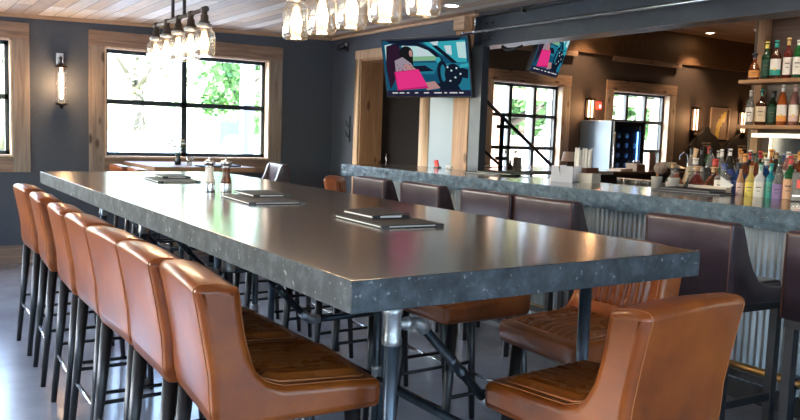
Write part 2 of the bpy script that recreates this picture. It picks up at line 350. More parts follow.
# windows
def window(n, y0, y1, z0, z1, cols, rows, casing=True, ysplit=None, zsplit=None, reveal=pale_jamb):
    w = struct(bpy.data.objects.new(f'window_{n}', None)); COL.objects.link(w); w.location = (W, (y0+y1)/2, z0)
    L = lambda a: (a[0]-W, a[1]-(y0+y1)/2, a[2]-z0)
    def B(m, a, b): m.box(L(a), L(b))
    fr = MB(); X0, X1 = W-.14, W-.09; t = .055
    B(fr,(X0,y0,z0),(X1,y1,z0+t)); B(fr,(X0,y0,z1-t),(X1,y1,z1)); B(fr,(X0,y0,z0),(X1,y0+t,z1)); B(fr,(X0,y1-t,z0),(X1,y1,z1))
    ys = ysplit or [y0+(y1-y0)*i/cols for i in range(1, cols)]; zs = zsplit or [z0+(z1-z0)*i/rows for i in range(1, rows)]
    for y in ys: B(fr,(X0,y-.028,z0),(X1,y+.028,z1))
    for z in zs: B(fr,(X0,y0,z-.025),(X1,y1,z+.025))
    fr.build('window_frame', frame_black, w)
    if cols == 3:
        oc = MB()
        for y in ys+[y1-.04]: B(oc,(X0-.10,y-.028,z0),(X0-.001,y+.028,z1))
        oc.build('outer_mullion', plain('pale_blue_cladding', (.42,.52,.62), .5), w)
    g = MB(); B(g,(W-.117,y0+.02,z0+.02),(W-.113,y1-.02,z1-.02)); g.build('window_pane', win_glass, w)
    rv = MB(); B(rv,(W-.09,y0,z0),(W+.018,y0+.018,z1)); B(rv,(W-.09,y1-.018,z0),(W+.018,y1,z1)); B(rv,(W-.09,y0,z1-.018),(W+.018,y1,z1)); B(rv,(W-.09,y0,z0),(W+.025,y1,z0+.018))
    rv.build('window_reveal', reveal, w)
    c = MB(); cw = .15
    B(c,(W,y0-cw,z0-cw),(W+.022,y0,z1)); B(c,(W,y1,z0-cw),(W+.022,y1+cw,z1)); c.build('window_casing', barnwood, w, bevel=.003)
    c = MB(); B(c,(W,y0-cw,z1),(W+.026,y1+cw,z1+cw)); B(c,(W,y0,z0-cw),(W+.02,y1,z0)); c.build('window_head', barnwood_h, w, bevel=.003)
window(1, *win[0], 2, 2, zsplit=[1.6])
window(2, *win[1], 2, 2, ysplit=[2.73], zsplit=[1.605])
window(3, *win[2], 3, 3, ysplit=[7.37,7.83], zsplit=[1.235,1.69])
window(4, *win[3], 3, 3, ysplit=[9.78,10.22], zsplit=[1.235,1.69])
window(5, -2.6,-1.0,1.03,2.15, 2, 2)
def plainwin(n, cx, cy, w, z0, z1, along):
    o = struct(bpy.data.objects.new(f'window_{n}', None)); COL.objects.link(o); o.location = (cx, cy, z0)
    if along == 'y': o.rotation_euler = (0,0,pi/2)
    m = MB(); h = z1-z0; t = .05
    m.box((-w/2,-.03,0),(w/2,.03,t)); m.box((-w/2,-.03,h-t),(w/2,.03,h)); m.box((-w/2,-.03,0),(-w/2+t,.03,h)); m.box((w/2-t,-.03,0),(w/2,.03,h)); m.box((-.025,-.03,0),(.025,.03,h)); m.box((-w/2,-.03,h/2-.02),(w/2,.03,h/2+.02))
    m.build('window_frame', frame_black, o)
for i, (a, b, z0, z1) in enumerate([(-7.3,-5.3,.9,2.2), (-4.6,-2.4,.9,2.2), (1.2,2.8,.6,2.2)]): plainwin(6+i, (a+b)/2, S_-.11, b-a, z0, z1, 'x')
for i, (a, b, z0, z1) in enumerate([(-2.2,-.2,.5,2.2), (.6,2.8,.5,2.2), (3.3,4.1,.9,2.2)]): plainwin(10+i, E_+.11, (a+b)/2, b-a, z0, z1, 'y')

# ------------------------------------------------------------------ communal table
def arc(cx, cy, r, a0, a1, n): return [(cx+r*cos(R(a0+(a1-a0)*i/n)), cy+r*sin(R(a0+(a1-a0)*i/n))) for i in range(n+1)]
TX0, TX1, TY0, TY1 = -5.23, -1.38, .80, 1.95
tb = thing('communal_table', 'long bar-height table with thick grey granite top on iron pipe legs', 'table', ((TX0+TX1)/2, (TY0+TY1)/2, 0))
cx, cy = (TX0+TX1)/2, (TY0+TY1)/2
m = MB(); m.box((TX0-cx,TY0-cy,.998),(TX1-cx,TY1-cy,1.07)); 
top = m.build('tabletop', [stone_edge, stone_top], tb, bevel=.004)
for p in top.data.polygons: p.material_index = 1 if p.normal.z > .9 else 0
LY = (1.118-cy, 1.845-cy); FX = [-1.71-cx, -2.90-cx, -4.10-cx, -4.98-cx]; YM = 1.48-cy
for fx in FX:
    for s, ly in zip((1,-1), LY):
        leg = MB().tube((fx,ly,.02),(fx,ly,.93 if s > 0 else .995),.0195,n=16).build('leg', pipe_leg, tb)
        g = MB()
        if s < 0: g.lathe([(0,.99),(.045,.99),(.045,.998),(0,.998)], (fx,ly,0), 20)
        else: g.lathe([(.0,.815),(.0255,.816),(.0275,.82),(.0275,.834),(.025,.838),(.025,.895),(.0275,.90),(.0275,.914),(.024,.918),(.021,.92),(.021,.99),(.05,.991),(.05,.998),(0,.998)], (fx,ly,0), 20)
        g.build('pipe_fitting', galv, leg)
        MB().lathe([(0,0),(.055,0),(.055,.012),(.03,.014),(.028,.045),(0,.046)], (fx,ly,0), 20).build('base_flange', galv, leg)
        if s > 0:
            MB().path([(fx,ly+.02,.868),(fx,ly+.04,.868),(fx,ly+.041,.868),(fx,ly+.055,.868),(fx,ly+.056,.868),(fx,ly+.075,.869),(fx,ly+.095,.86),(fx,ly+.11,.842)], [.014,.014,.018,.018,.0145,.0165,.0175,.0165], 12).build('elbow', galv, leg)
            pa = Vector((fx,ly+.105,.848)); pb = Vector((fx,YM-.02,.60)); d = (pb-pa).normalized(); mid = (pa+pb)/2
            MB().path([pa, mid-d*.035, mid-d*.034, mid-d*.02, mid-d*.019, mid+d*.019, mid+d*.02, mid+d*.034, mid+d*.035, pb], [.0135,.0135,.0175,.0175,.0155,.0155,.0175,.0175,.0135,.0135], 12).build('brace', pipe_black, tb)
            MB().path([pb-d*.03, pb, pb+Vector((0,.03,-.015)), pb+Vector((0,.065,-.017))], [.018,.02,.02,.018], 12).build('elbow', galv, tb)
            MB().tube(pb+Vector((0,.06,-.017)), (fx,1.845-cy,pb.z-.017), .0135, n=12).build('cross_rail', pipe_black, tb)
MB().tube((FX[3],YM,.482),(FX[0],YM,.482),.015,n=12).build('stretcher', pipe_black, tb)
for fx in (FX[0]-.65, FX[1]-.58, FX[2]-.5):
    pst = MB().tube((fx,YM,.01),(fx,YM,.99),.0145,n=12).build('post', pipe_black, tb)
    MB().tube((fx,YM,.0),(fx,YM,.01),.04,n=16).build('post_flange', galv, pst); MB().tube((fx,YM,.99),(fx,YM,.998),.04,n=16).build('post_flange', galv, pst)
    MB().path([(fx,YM,.43),(fx,YM,.445),(fx,YM,.446),(fx,YM,.52),(fx,YM,.521),(fx,YM,.535)], [.019,.019,.0175,.0175,.019,.019], 12).build('pipe_cross', galv, pst)

# ------------------------------------------------------------------ tan counter stools
def loft_profile(m, P, hw, r, crown=None, n_in=5, mi=0):
    """closed profile P (y,z) swept from x=-hw to hw with rounded sides; crown(y,z,t) shifts a point"""
    n = len(P); C = []
    area = sum(P[i][0]*P[(i+1)%n][1]-P[(i+1)%n][0]*P[i][1] for i in range(n)); sg = 1 if area > 0 else -1
    for i in range(n):
        a, b, c = Vector(P[i-1]), Vector(P[i]), Vector(P[(i+1)%n])
        d = ((b-a).normalized()+(c-b).normalized()); d = d.normalized() if d.length > 1e-6 else (c-b).normalized()
        C.append(Vector((-d.y, d.x))*sg)
    st = []
    for k in range(5): a = pi/2*k/4; st.append((-hw+r*(1-sin(a)), r*(1-cos(a))))
    st = [( -hw + r*(1-cos(pi/2*k/4)), r*(1-sin(pi/2*k/4))) for k in range(5)]
    st += [(-hw+r + (2*hw-2*r)*i/(n_in+1), 0) for i in range(1, n_in+1)] + [(-x, o) for x, o in reversed(st)]
    vs = []
    for x, o in st:
        for i, (y, z) in enumerate(P):
            yy, zz = y + C[i].x*o, z + C[i].y*o
            if crown: dy, dz = crown(yy, zz, x/hw); yy += dy; zz += dz
            vs.append((x, yy, zz))
    fs = [(k*n+i, k*n+(i+1)%n, (k+1)*n+(i+1)%n, (k+1)*n+i) for k in range(len(st)-1) for i in range(n)]
    m.add(vs, fs, mi, True)
    from mathutils.geometry import tessellate_polygon
    tr = tessellate_polygon([[Vector((p[0], p[1], 0)) for p in [(v[1], v[2]) for v in vs[:n]]]])
    m.add(vs, [tuple(t) for t in tr] + [tuple((len(st)-1)*n+i for i in reversed(t)) for t in tr], mi, False)
    return st, vs, n
SW, SB, SF, ST = .215, -.27, .27, 1.0
def stool_profile():
    P = []
    P += [(SB+.062,.625),(SB+.055,.66),(SB+.04,.75),(SB+.025,.84),(SB+.01,.92),(SB+.0,.975)]
    P += arc(SB+.022,.978,.022,180,95,3)
    P += [(SB+.06,.999),(SB+.09,.990)] + arc(SB+.098,.968,.02,75,0,3)
    P += [(SB+.125,.90),(SB+.135,.84)]
    P += [(SB+.15,.785),(SB+.172,.745),(SB+.205,.718),(SB+.25,.702)]
    P += [(0.06,.698),(.15,.695),(.22,.69)] + arc(.25,.668,.02,80,0,3)
    P += [(.268,.635)] + arc(.25,.625,.018,0,-90,3) + [(.1,.605),(-.05,.603)] + arc(SB+.085,.625,.022,-90,-180,3)
    return P
def stool_crown(y, z, t):
    dz = 0; dy = 0
    if z > .93: dz += -.016*t*t*((z-.93)/.07)
    if y < -.1 and z > .7: dy += -.010*(1-t*t)*(-1)*0 + .012*t*t
    return dy, dz
def make_stool(name, label, cat, loc, rz, group):
    t = thing(name, label, cat, loc, rz, group)
    m = MB(); loft_profile(m, stool_profile(), SW, .024, stool_crown); sh = m.build('seat_shell', tan, t)
    # seams that run round the side panels
    for s in (-1, 1):
        m = MB()
        pts = [Vector((s*(SW-.012), y, z)) for (y, z) in stool_profile()]
        pts = [Vector((s*(SW-.019), p.y+stool_crown(p.y,p.z,.91)[0], p.z+stool_crown(p.y,p.z,.91)[1])) for p in pts]
        c = [stool_profile()[i] for i in range(len(pts))]
        m.path(pts[:26], .0016, 6); m.build('seam', piping, sh)
    # ribbed seat pad: grooves run front to back
    def pad(nx, ny, fx, f, hw, amp):
        vs = []; fs = []
        for j in range(ny+1):
            for i in range(nx+1):
                u = i/nx; v = j/ny; x = -hw + 2*hw*u
                e = min(1, min(u,1-u)*16)*min(1, min(v,1-v)*14)
                rib = abs(sin(pi*u*fx))**.75
                vs.append(f(x, v, e*(amp[0]+amp[1]*rib)))
        for j in range(ny):
            for i in range(nx): a = j*(nx+1)+i; fs.append((a,a+1,a+nx+2,a+nx+1))
        return vs, fs
    def sf(x, v, h):
        y = -.065+.295*v; K = [(-.098,.745),(-.065,.718),(-.02,.702),(.06,.698),(.15,.695),(.22,.69),(.24,.686)]
        for (ya, za), (yb_, zb) in zip(K, K[1:]):
            if ya-1e-6 <= y <= yb_+1e-6: z = za + (zb-za)*(y-ya)/(yb_-ya)
        return (x, y, z+h+.001)
    vs, fs = pad(126, 22, 9, sf, .165, (.004,.015))
    sp = MB().add(vs, fs, 0, True).build('seat_pad', tan_dark, t, recalc=False)
    zz = .704
    MB().path([(-.167,-.07,zz+.016),(-.167,-.02,zz),(-.167,.22,zz-.012),(-.155,.232,zz-.014),(.155,.232,zz-.014),(.167,.22,zz-.012),(.167,-.02,zz),(.167,-.07,zz+.016)], .0035, 6).build('welt', piping, sp)
    def bf(x, v, h):
        z = .755 + .21*v; K = [(.718,.205),(.745,.172),(.785,.15),(.84,.135),(.90,.125),(.968,.118)]
        for (za, ya), (zb, yb_) in zip(K, K[1:]):
            if za <= z <= zb+1e-6: y = SB + ya + (yb_-ya)*(z-za)/(zb-za)
        return (x, y+.012*(x/SW)**2+h-.001, z)
    vs, fs = pad(126, 14, 9, bf, .165, (.003,.013))
    MB().add([v for v in vs], [tuple(reversed(f)) for f in fs], 0, True).build('back_pad', tan_dark, t, recalc=False)
    lx, yb, yf = .185, -.205, .225
    for sx in (-1, 1):
        MB().tube((sx*(lx-.01), yb+.02, .61), (sx*(lx+.005), yb-.035, 0), .024, .0135, n=14).build('leg', blackwood, t)
        MB().tube((sx*(lx-.012), yf-.03, .61), (sx*(lx+.005), yf+.01, 0), .024, .0135, n=14).build('leg', blackwood, t)
    def at(sx, front, z):
        k = z/.61
        a, b = ((sx*(lx+.005), yf+.01), (sx*(lx-.012), yf-.03)) if front else ((sx*(lx+.005), yb-.035), (sx*(lx-.01), yb+.02))
        return Vector((a[0]+(b[0]-a[0])*k, a[1]+(b[1]-a[1])*k, z))
    MB().tube(at(-1,1,.235), at(1,1,.235), .0095, n=8).build('footrest', chrome, t)
    MB().tube(at(-1,0,.235), at(1,0,.235), .0085, n=8).build('stretcher', chrome, t)
    for s in (-1, 1):
        MB().tube(at(s,0,.29), at(s,1,.29), .0085, n=8).build('stretcher', blackmetal, t)
    return t
GL = 'tan leather counter stools at the long table'
left = [(-2.04,.905,-5),(-2.48,.90,-1),(-2.925,.90,2),(-3.40,.905,0),(-3.86,.905,-2),(-4.50,.915,-3),(-5.14,.925,1)]
ordn = ['nearest', 'second nearest', 'third nearest', 'middle', 'third farthest', 'second farthest', 'farthest']
extra = ['with its whole ribbed seat in view', 'right behind the nearest one', 'with a broad face towards the window light', 'its top touching the neighbour', 'with a narrow side in view', 'by the table end', 'near the grey wall']
x, y, a = left[0]
st0 = make_stool('counter_stool', 'nearest tan stool of the seven on the near long side, ribbed seat in view', 'stool', (x,y,0), R(a), GL)
for i, (x, y, a) in enumerate(left[1:], 1):
    dup(st0, (x,y,0), R(a), f'{ordn[i]} tan leather stool of the seven on the near long side of the table', GL)
right = [(-2.0,2.19,177),(-2.70,2.14,181),(-3.27,2.12,179),(-3.86,2.13,182),(-4.42,2.12,180),(-4.98,2.13,178)]
rl = ['tan stool on the bar side, ribbed back showing under the near table corner', 'tan stool on the bar side, seat corner tucked under the table behind the pipe brace', 'third stool from near end on the bar side of the table, mostly hidden',
      'fourth stool from near end on the bar side of the table, legs showing', 'fifth stool from near end on the bar side of the table, legs showing', 'last stool on the bar side at the far end of the table']
for (x, y, a), l in zip(right, rl): dup(st0, (x,y,0), R(a), l, GL)
dup(st0, (-1.415,1.635,0), R(94), 'large tan stool at the near table end, smooth back to the camera', GL)
dup(st0, (-5.80,3.39,0), R(-38), 'tan leather stool at the far end of the stone bar, by the grey corner', GL)
# window table
wt = thing('window_table', 'high wooden-topped table standing under the large window', 'table', (-7.6,2.48,0))
MB().box((-.52,-.46,.965),(.55,.50,1.005)).build('tabletop', table_wood, wt, bevel=.003)
for sy in (-1, 1):
    MB().tube((0,sy*.32-.05,.02),(0,sy*.32-.05,.965),.025,n=12).tube((0,sy*.32-.05,0),(0,sy*.32-.05,.02),.16,n=24).build('leg', pipe_black, wt)

# ------------------------------------------------------------------ the bar
bar = thing('bar_counter', 'long stone-topped bar faced with corrugated metal, running along the room', 'bar', (-6.5,3.66,0))
m = MB(); X1 = 2.4+6.5; nx = 260
# slab with a chiselled front edge
random.seed(3)
prof_n = 6; vs = []; fs = []
xs = [-.077 + (X1+.077)*i/nx for i in range(nx+1)]
for i, xx in enumerate(xs):
    for k in range(prof_n):
        z = 1.07 - .108*k/(prof_n-1); j = random.uniform(-.006,.006) if 0 < k < prof_n-1 else (random.uniform(-.003,.003))
        vs.append((xx, j + (.004 if k in (0, prof_n-1) else 0), z + (random.uniform(-.003,.003) if k == prof_n-1 else 0)))
for i in range(nx):
    for k in range(prof_n-1): a = i*prof_n+k; fs.append((a, a+1, a+prof_n+1, a+prof_n))
m.add(vs, fs, 0, False)
tops = [vs[i*prof_n] for i in range(nx+1)]; bots = [vs[i*prof_n+prof_n-1] for i in range(nx+1)]
D = .72
m.add(tops + [(xx, D, 1.07) for xx in xs], [(i, i+1, nx+2+i, nx+1+i) for i in range(nx)], 1)
m.add(bots + [(xx, D, .962) for xx in xs], [(i, nx+1+i, nx+2+i, i+1) for i in range(nx)], 0)
m.box((-.0775,.004,.962),(-.0765,D,1.07), 0); m.box((-.077,D-.001,.962),(X1,D,1.07), 0)
slab = m.build('bar_top', [stone_edge_bar, stone_top], bar)
MB().box((.15,.24,0),(X1,.60,.962)).build('bar_body', plain('bar_body_dark', (.03,.025,.022), .6), bar)
m = MB(); n = 2200; vs = []
for i in range(n+1):
    x = .34 + (X1-.34)*i/n; y = .228 + .0065*sin(x*2*pi/.038)
    vs += [(x,y,.1),(x,y,.962)]
m.add(vs, [(2*i, 2*i+2, 2*i+3, 2*i+1) for i in range(n)], 0, True); m.build('corrugated_panel', corr, bar, recalc=False)
MB().box((.15,.20,0),(.34,.24,.962)).build('end_post', fir_light, bar, bevel=.003)
MB().box((.15,.205,0),(X1,.24,.1)).build('kick_board', blackwood, bar)
fr = MB(); fr.tube((.4,.04,.23),(X1,.04,.23),.022,n=12)
fr.build('foot_rail', plain('brass_rail', (.5,.33,.14), .3, metal=1), bar)
for x in (.8, 2.0, 3.2, 4.45, 5.6, 7.0):
    MB().tube((x,.04,.0),(x,.04,.23),.017,n=10).tube((x,.04,.23),(x,.22,.23),.014,n=10).tube((x,.04,.2),(x,.04,.26),.03,n=12).build('rail_bracket', pipe_black, bar)

def make_barstool(label, loc, rz, group):
    t = thing('bar_stool', label, 'stool', loc, rz, group)
    hw = .25
    m = MB()
    # back panel
    P = [(.0,.66),(.0,1.01)] + arc(.018,1.012,.018,180,90,3) + arc(.052,1.012,.018,90,0,3) + [(.085,.8),(.085,.66)]
    loft_profile(m, P, hw, .014)
    for s in (-1, 1):
        Q = [(.03,.655),(.03,1.02),(.065,1.028),(.085,1.01),(.105,.96),(.13,.89),(.165,.82),(.21,.765),(.28,.735),(.38,.725),(.435,.72),(.445,.70),(.445,.655)]
        mm = MB(); loft_profile(mm, Q, .022, .01)
        m.add([(v[0]+s*(hw-.022), v[1], v[2]) for v in mm.v], mm.f, 0, True)
    m.build('seat_shell', plum, t)
    m = MB(); m.path([(-hw+.006,-.001,.665),(-hw+.006,-.002,1.018),(hw-.006,-.002,1.018),(hw-.006,-.001,.665)], .003, 6)
    m.build('seam', plum_trim, t)
    MB().path([(-hw+.01,.066,1.027),(hw-.01,.066,1.027)], .003, 6).build('seam', plum_trim, t)
    MB().box((-hw+.044,.06,.665),(hw-.044,.45,.745)).build('seat_cushion', plum, t, bevel=.018, seg=3)
    MB().box((-hw+.01,.02,.62),(hw-.01,.43,.66)).build('seat_frame', blackwood, t, bevel=.003)
    for sx in (-1, 1):
        for y in (.045, .40):
            x = sx*(hw-.035); m = MB(); m.prism([(x-.02,y-.02),(x+.02,y-.02),(x+.02,y+.02),(x-.02,y+.02)], 'z', 0, .625); m.build('leg', blackwood, t, bevel=.003)
        MB().box((sx*(hw-.035)-.012,.05,.17),(sx*(hw-.035)+.012,.40,.205)).build('stretcher', blackwood, t, bevel=.002)
    MB().box((-hw+.04,.035,.17),(hw-.04,.058,.205)).build('stretcher', blackwood, t, bevel=.002)
    MB().box((-hw+.04,.385,.23),(hw-.04,.41,.265)).build('footrest', blackwood, t, bevel=.002)
    return t
GB = 'plum leather stools along the bar'
bs = [(-5.20,3.13,-2,'farthest plum stool, by the corner end of the bar'), (-4.56,3.17,-2,'second farthest plum stool along the bar, corrugated metal showing past its curved side'),
      (-3.87,3.20,-1,'third farthest plum stool at the bar, touching its nearer neighbour'), (-3.345,3.20,-2,'fourth farthest plum stool, curved side against the corrugated panel'),
      (-2.30,3.13,-4,'large plum stool whose wide back rises behind the near table corner'), (-1.57,3.12,-3,'nearest plum stool, cut off beside the black drinks sign end of the bar')]
b0 = None
for x, y, a, l in bs:
    if b0 is None: b0 = make_barstool(l, (x,y,0), R(a), GB)
    else: dup(b0, (x,y,0), R(a), l, GB)

GWT = 'stools around the window table'
dup(st0, (-7.62,2.07,0), R(2), 'tan stool at the left end of the window table, farther of two', GWT)
dup(st0, (-7.12,2.10,0), R(-3), 'tan stool at the left end of the window table, nearer of two', GWT)
dup(b0, (-7.40,3.42,0), R(172), 'plum stool at the right end of the window table beside the wood casing', GWT)
# ------------------------------------------------------------------ on the table
def menu_pair(px, py, ang, L1, W1, L2, W2, offx, offy, ang2, lab1, lab2, leaf=False):
    """near corner at (px,py); long side runs along local x"""
    def folder(name, lab, cat, loc, rz, L, Wd, h, open_=0.):
        t = thing(name, lab, cat, loc, rz, 'black menus on the long table')
        MB().box((0,0,0),(L,Wd,.0025)).build('cover', black_cover, t)
        MB().box((.006,.006,.0025),(L-.006,Wd-.006,h-.0025)).build('pages', paper, t)
        if open_: 
            m = MB(); m.prism([(0,h-.0025),(L,h-.0025+open_),(L,h+open_),(0,h)], 'y', 0, Wd); m.build('cover', black_cover, t)
        else: MB().box((0,0,h-.0025),(L,Wd,h)).build('cover', black_cover, t)
        for x in (.0, L-.03): 
            MB().box((x,-.0015,.0),(x+.03,.004,h)).build('corner_strip', black_plastic, t)
        return t
    # local x points away (towards -X), local y towards +Y side
    folder('menu_folder', lab1, 'menu', (px,py,1.0705), R(ang), L1, W1, .010)
    folder('menu_booklet', lab2, 'menu', (px+offx,py+offy,1.082), R(ang2), L2, W2, .011, .006 if leaf else 0.)
# near long edges run along the table width in the photograph, so length is laid across
def menus(p, q, w, lab, small=False):
    pass
for (c, dirw, L1, W1, c2, L2, W2, la, lb, op) in [
    ((-4.188,1.218), 86, .23,.36, (-4.38,1.30), .16,.24, 'large black menu folder farthest along the long table', 'small black booklet on the farthest menu folder', 0),
    ((-2.945,1.22), 86, .245,.39, (-3.15,1.325), .17,.25, 'large black menu folder in the middle, right of the two mills', 'small black booklet on the menu folder beside the mills', 0),
    ((-2.108,1.323), 87, .24,.35, (-2.27,1.39), .15,.22, 'large black menu folder nearest the camera on the long table', 'small slightly open black booklet on the nearest menu folder', 1)]:
    menu_pair(c[0], c[1], dirw, L1, W1, L2, W2, c2[0]-c[0], c2[1]-c[1], dirw+2, la, lb, bool(op))
def mill(loc, lab, bodymat, name):
    t = thing(name, lab, 'mill', (*loc,1.07), 0, 'salt and pepper mills')
    MB().lathe([(.0,0),(.027,0),(.0275,.004),(.0275,.04),(.0265,.043),(0,.043)], n=24).build('base_band', chrome, t)
    MB().lathe([(.0,.0435),(.026,.0435),(.0265,.052),(.024,.06),(.019,.078),(.0175,.095),(.0195,.108),(.0215,.114),(.0,.1145)], n=24).build('body', bodymat, t)
    MB().lathe([(.0,.115),(.0225,.115),(.023,.118),(.015,.121),(.017,.125),(.026,.131),(.028,.138),(.025,.146),(.012,.151),(.004,.153),(.004,.158),(.006,.161),(.004,.165),(0,.1655)], n=24).build('cap', chrome, t)
mill((-3.60,1.29), 'white mill with silver cap and base standing on the long table', noisy('white_mill_body', [(.3,(.6,.58,.55)),(.7,(.8,.79,.77))], rough=.3), 'salt_mill')
mill((-3.572,1.362), 'dark wooden mill with silver cap and base beside the white mill', noisy('dark_mill_body', [(.3,(.07,.025,.015)),(.7,(.16,.06,.03))], scale=20, rough=.3), 'pepper_mill')

# window table things
v = thing('flower_vase', 'small dark vase of white flowers on the window table', 'vase', (-7.5,2.37,1.005))
MB().lathe([(0,0),(.03,0),(.033,.04),(.02,.085),(.024,.1),(0,.1)], n=16).build('vase', plain('dark_glass_vase', (.02,.025,.035), .1), v)
random.seed(5)
for k in range(6):
    a = k*1.05; x, y, h = .06*cos(a), .075*sin(a)-.01, .17+.03*(k % 3)
    st = MB().path([(0,0,.09),(x*.4,y*.4,.13),(x,y,h)], .003, 5).build('stem', plain('stem_green', (.06,.14,.04), .6), v)
    m = MB(); 
    for j in range(7): b = j*pi*2/7; m.sphere((x+.014*cos(b),y+.014*sin(b),h+.004), .010, 6, 4, sc=(1,1,.6)) if 0 else m.sphere((x+.013*cos(b),y+.013*sin(b),h+.004), .009, 6, 4)
    f = m.build('blossom', plain('blossom_white', (.8,.8,.7), .6), st)
for i, (y, l) in enumerate([(2.78,'flat black menu at the right end of the window table'),(2.55,'flat black menu beside the vase on the window table')]):
    t = thing('menu_folder', l, 'menu', (-7.25+.1*i,y,1.0055), R(85), 'menus on the window table')
    MB().box((-.1,-.1,0),(.1,.1,.012)).build('cover', black_cover, t)
t = thing('candle_glass', 'small clear tumbler standing beside the flower vase', 'glass', (-7.42,2.46,1.005))
MB().lathe([(.0,0),(.026,0),(.03,.08),(.028,.08),(.024,.005),(0,.005)], n=16, closed_ends=False).build('tumbler', jar_glass, t)

# ------------------------------------------------------------------ pendants of five jars
iron = noisy('iron_plumbing', [(.3,(.04,.034,.03)),(.7,(.11,.095,.085))], scale=25, rough=.45, metal=.6)
def pendant(lab, x0, x1, y, zj):
    """jars from x0 (far) to x1; zj = jar base height"""
    n = 5; cxm = (x0+x1)/2
    t = thing('pendant_light', lab, 'pendant light', (cxm, y, cz(y)), 0, 'jar pendants over the long table')
    zc = cz(y); zb = zj+.235-zc
    MB().tube((x0-cxm,0,zb),(x1-cxm,0,zb),.0105,n=10).build('pipe_bar', iron, t)
    for dx in (-.1, .1):
        m = MB(); m.tube((dx,0,zb),(dx,0,-.012),.0095,n=10); m.build('rod', iron, t)
        MB().lathe([(0,-.014),(.03,-.014),(.03,0),(0,0)], (dx,0,0), 16).build('ceiling_flange', iron, t)
    for i in range(n):
        x = x0+(x1-x0)*i/(n-1)-cxm; z = zj-zc
        m = MB(); m.tube((x-.025,0,zb),(x+.025,0,zb),.0155,n=10); m.lathe([(0,zb-.075),(.026,zb-.075),(.027,zb-.06),(.02,zb-.055),(.02,zb-.03),(.0145,zb-.025),(.0145,zb+.012),(0,zb+.012)], (x,0,0), 14)
        s_ = m.build('socket', iron, t)
        MB().lathe([(0,z+.148),(.036,z+.148),(.037,z+.162),(.03,z+.166),(0,z+.166)], (x,0,0), 20).build('lid', galv, s_)
        m = MB(); m.lathe([(.001,z+.004),(.040,z),(.049,z+.006),(.0545,z+.02),(.055,z+.10),(.050,z+.122),(.036,z+.137),(.035,z+.15)], (x,0,0), 28, closed_ends=False)
        j = m.build('jar', jar_glass, t)
        MB().lathe([(.0005,z+.010),(.036,z+.006),(.046,z+.012),(.0515,z+.024),(.052,z+.10)], (x,0,0), 28, closed_ends=False).build('jar_liner', glassy('jar_inner', refl=.1, rough=.1), j)
        MB().lathe([(.0005,z+.035),(.012,z+.038),(.0225,z+.055),(.024,z+.07),(.019,z+.09),(.011,z+.108),(.01,z+.125),(0,z+.125)], (x,0,0), 18).build('bulb', bulb_glow, t)
        l = bpy.data.lights.new('bulb_light', 'POINT'); l.energy = 1.3; l.color = (1,.7,.42); l.shadow_soft_size = .03
        o = bpy.data.objects.new('bulb_light', l); COL.objects.link(o); o.location = (cxm+x, y, zj-.03)
pendant('black pipe pendant with five glowing glass jars, hanging before the large window', -4.76, -3.92, 1.37, 1.73)
pendant('nearer pipe pendant with five glowing glass jars, cut off by the photo top', -2.86, -1.98, 1.37, 1.73)

# ------------------------------------------------------------------ wall lamps
def sconce(lab, y, z0, z1, r, grp, backz=.06):
    t = thing('wall_sconce', lab, 'wall lamp', (W+.0, y, z0), 0, grp)
    h = z1-z0
    MB().box((0,-.035,h-.1),(.02,.035,h+.015)).build('wall_plate', chrome if grp is None else bronze, t, bevel=.003)
    MB().path([(.02,0,h-.03),(.07,0,h-.03),(.085,0,h-.045),(.085,0,h-.09)], .010, 10).build('arm', bronze, t)
    MB().lathe([(0,h-.13),(r*1.1,h-.13),(r*1.12,h-.115),(r*.5,h-.1),(.014,h-.085),(0,h-.085)], (.085,0,0), 20).build('top_cap', bronze, t)
    MB().lathe([(0,0),(.012,.0),(.014,.02),(r*.5,.03),(r*1.1,.04),(r*1.1,.055),(0,.055)], (.085,0,0), 20).build('bottom_cap', bronze, t)
    MB().lathe([(r,.055),(r,h-.13)], (.085,0,0), 28, closed_ends=False).build('glass_cylinder', glassy('sconce_glass', tint=(.95,.95,.97), refl=.12), t)
    MB().lathe([(0,.09),(.012,.095),(.017,.12),(.017,h-.2),(.012,h-.17),(.012,h-.13),(0,h-.13)], (.085,0,0), 14).build('bulb', fil_glow if grp is None else emis('sconce_glow', (1,.55,.25), 6), t)
    l = bpy.data.lights.new('sconce_light', 'POINT'); l.energy = 3.0; l.color = (1,.6,.3); l.shadow_soft_size = .05
    o = bpy.data.objects.new('sconce_light', l); COL.objects.link(o); o.location = (W+.2, y, z0+h*.45)
sconce('tall glass cylinder sconce glowing on the grey wall between two windows', 1.462, 1.505, 2.03, .052, None)
def box_sconce(lab, y, z0, z1):
    t = thing('wall_sconce', lab, 'wall lamp', (W, y, z0), 0, 'bronze sconces on the brown wall'); h = z1-z0
    MB().box((0,-.05,.0),(.02,.05,h)).build('wall_plate', bronze, t)
    MB().box((.02,-.055,0),(.12,.055,.035)).build('bottom_cap', bronze, t); MB().box((.02,-.055,h-.035),(.12,.055,h)).build('top_cap', bronze, t)
    for s in (-.035, .035): MB().tube((.07,s,.035),(.07,s,h-.035),.012,n=12).build('lamp_tube', emis('sconce_tube', (1,.55,.28), 2.6), t)
    MB().box((.105,-.05,.035),(.115,-.04,h-.035)).build('guard_bar', bronze, t)
    l = bpy.data.lights.new('sconce_light', 'POINT'); l.energy = 2.6; l.color = (1,.55,.25); l.shadow_soft_size = .06
    o = bpy.data.objects.new('sconce_light', l); COL.objects.link(o); o.location = (W+.22, y, z0+h*.5)
box_sconce('bronze wall sconce above the wine fridge beside the red sign', 8.80, 1.68, 2.0)
box_sconce('bronze wall sconce between the far window and the framed yellow picture', 11.3, 1.57, 1.98)
box_sconce('bronze wall sconce half hidden by the wooden shelf post', 12.62, 1.57, 1.98)

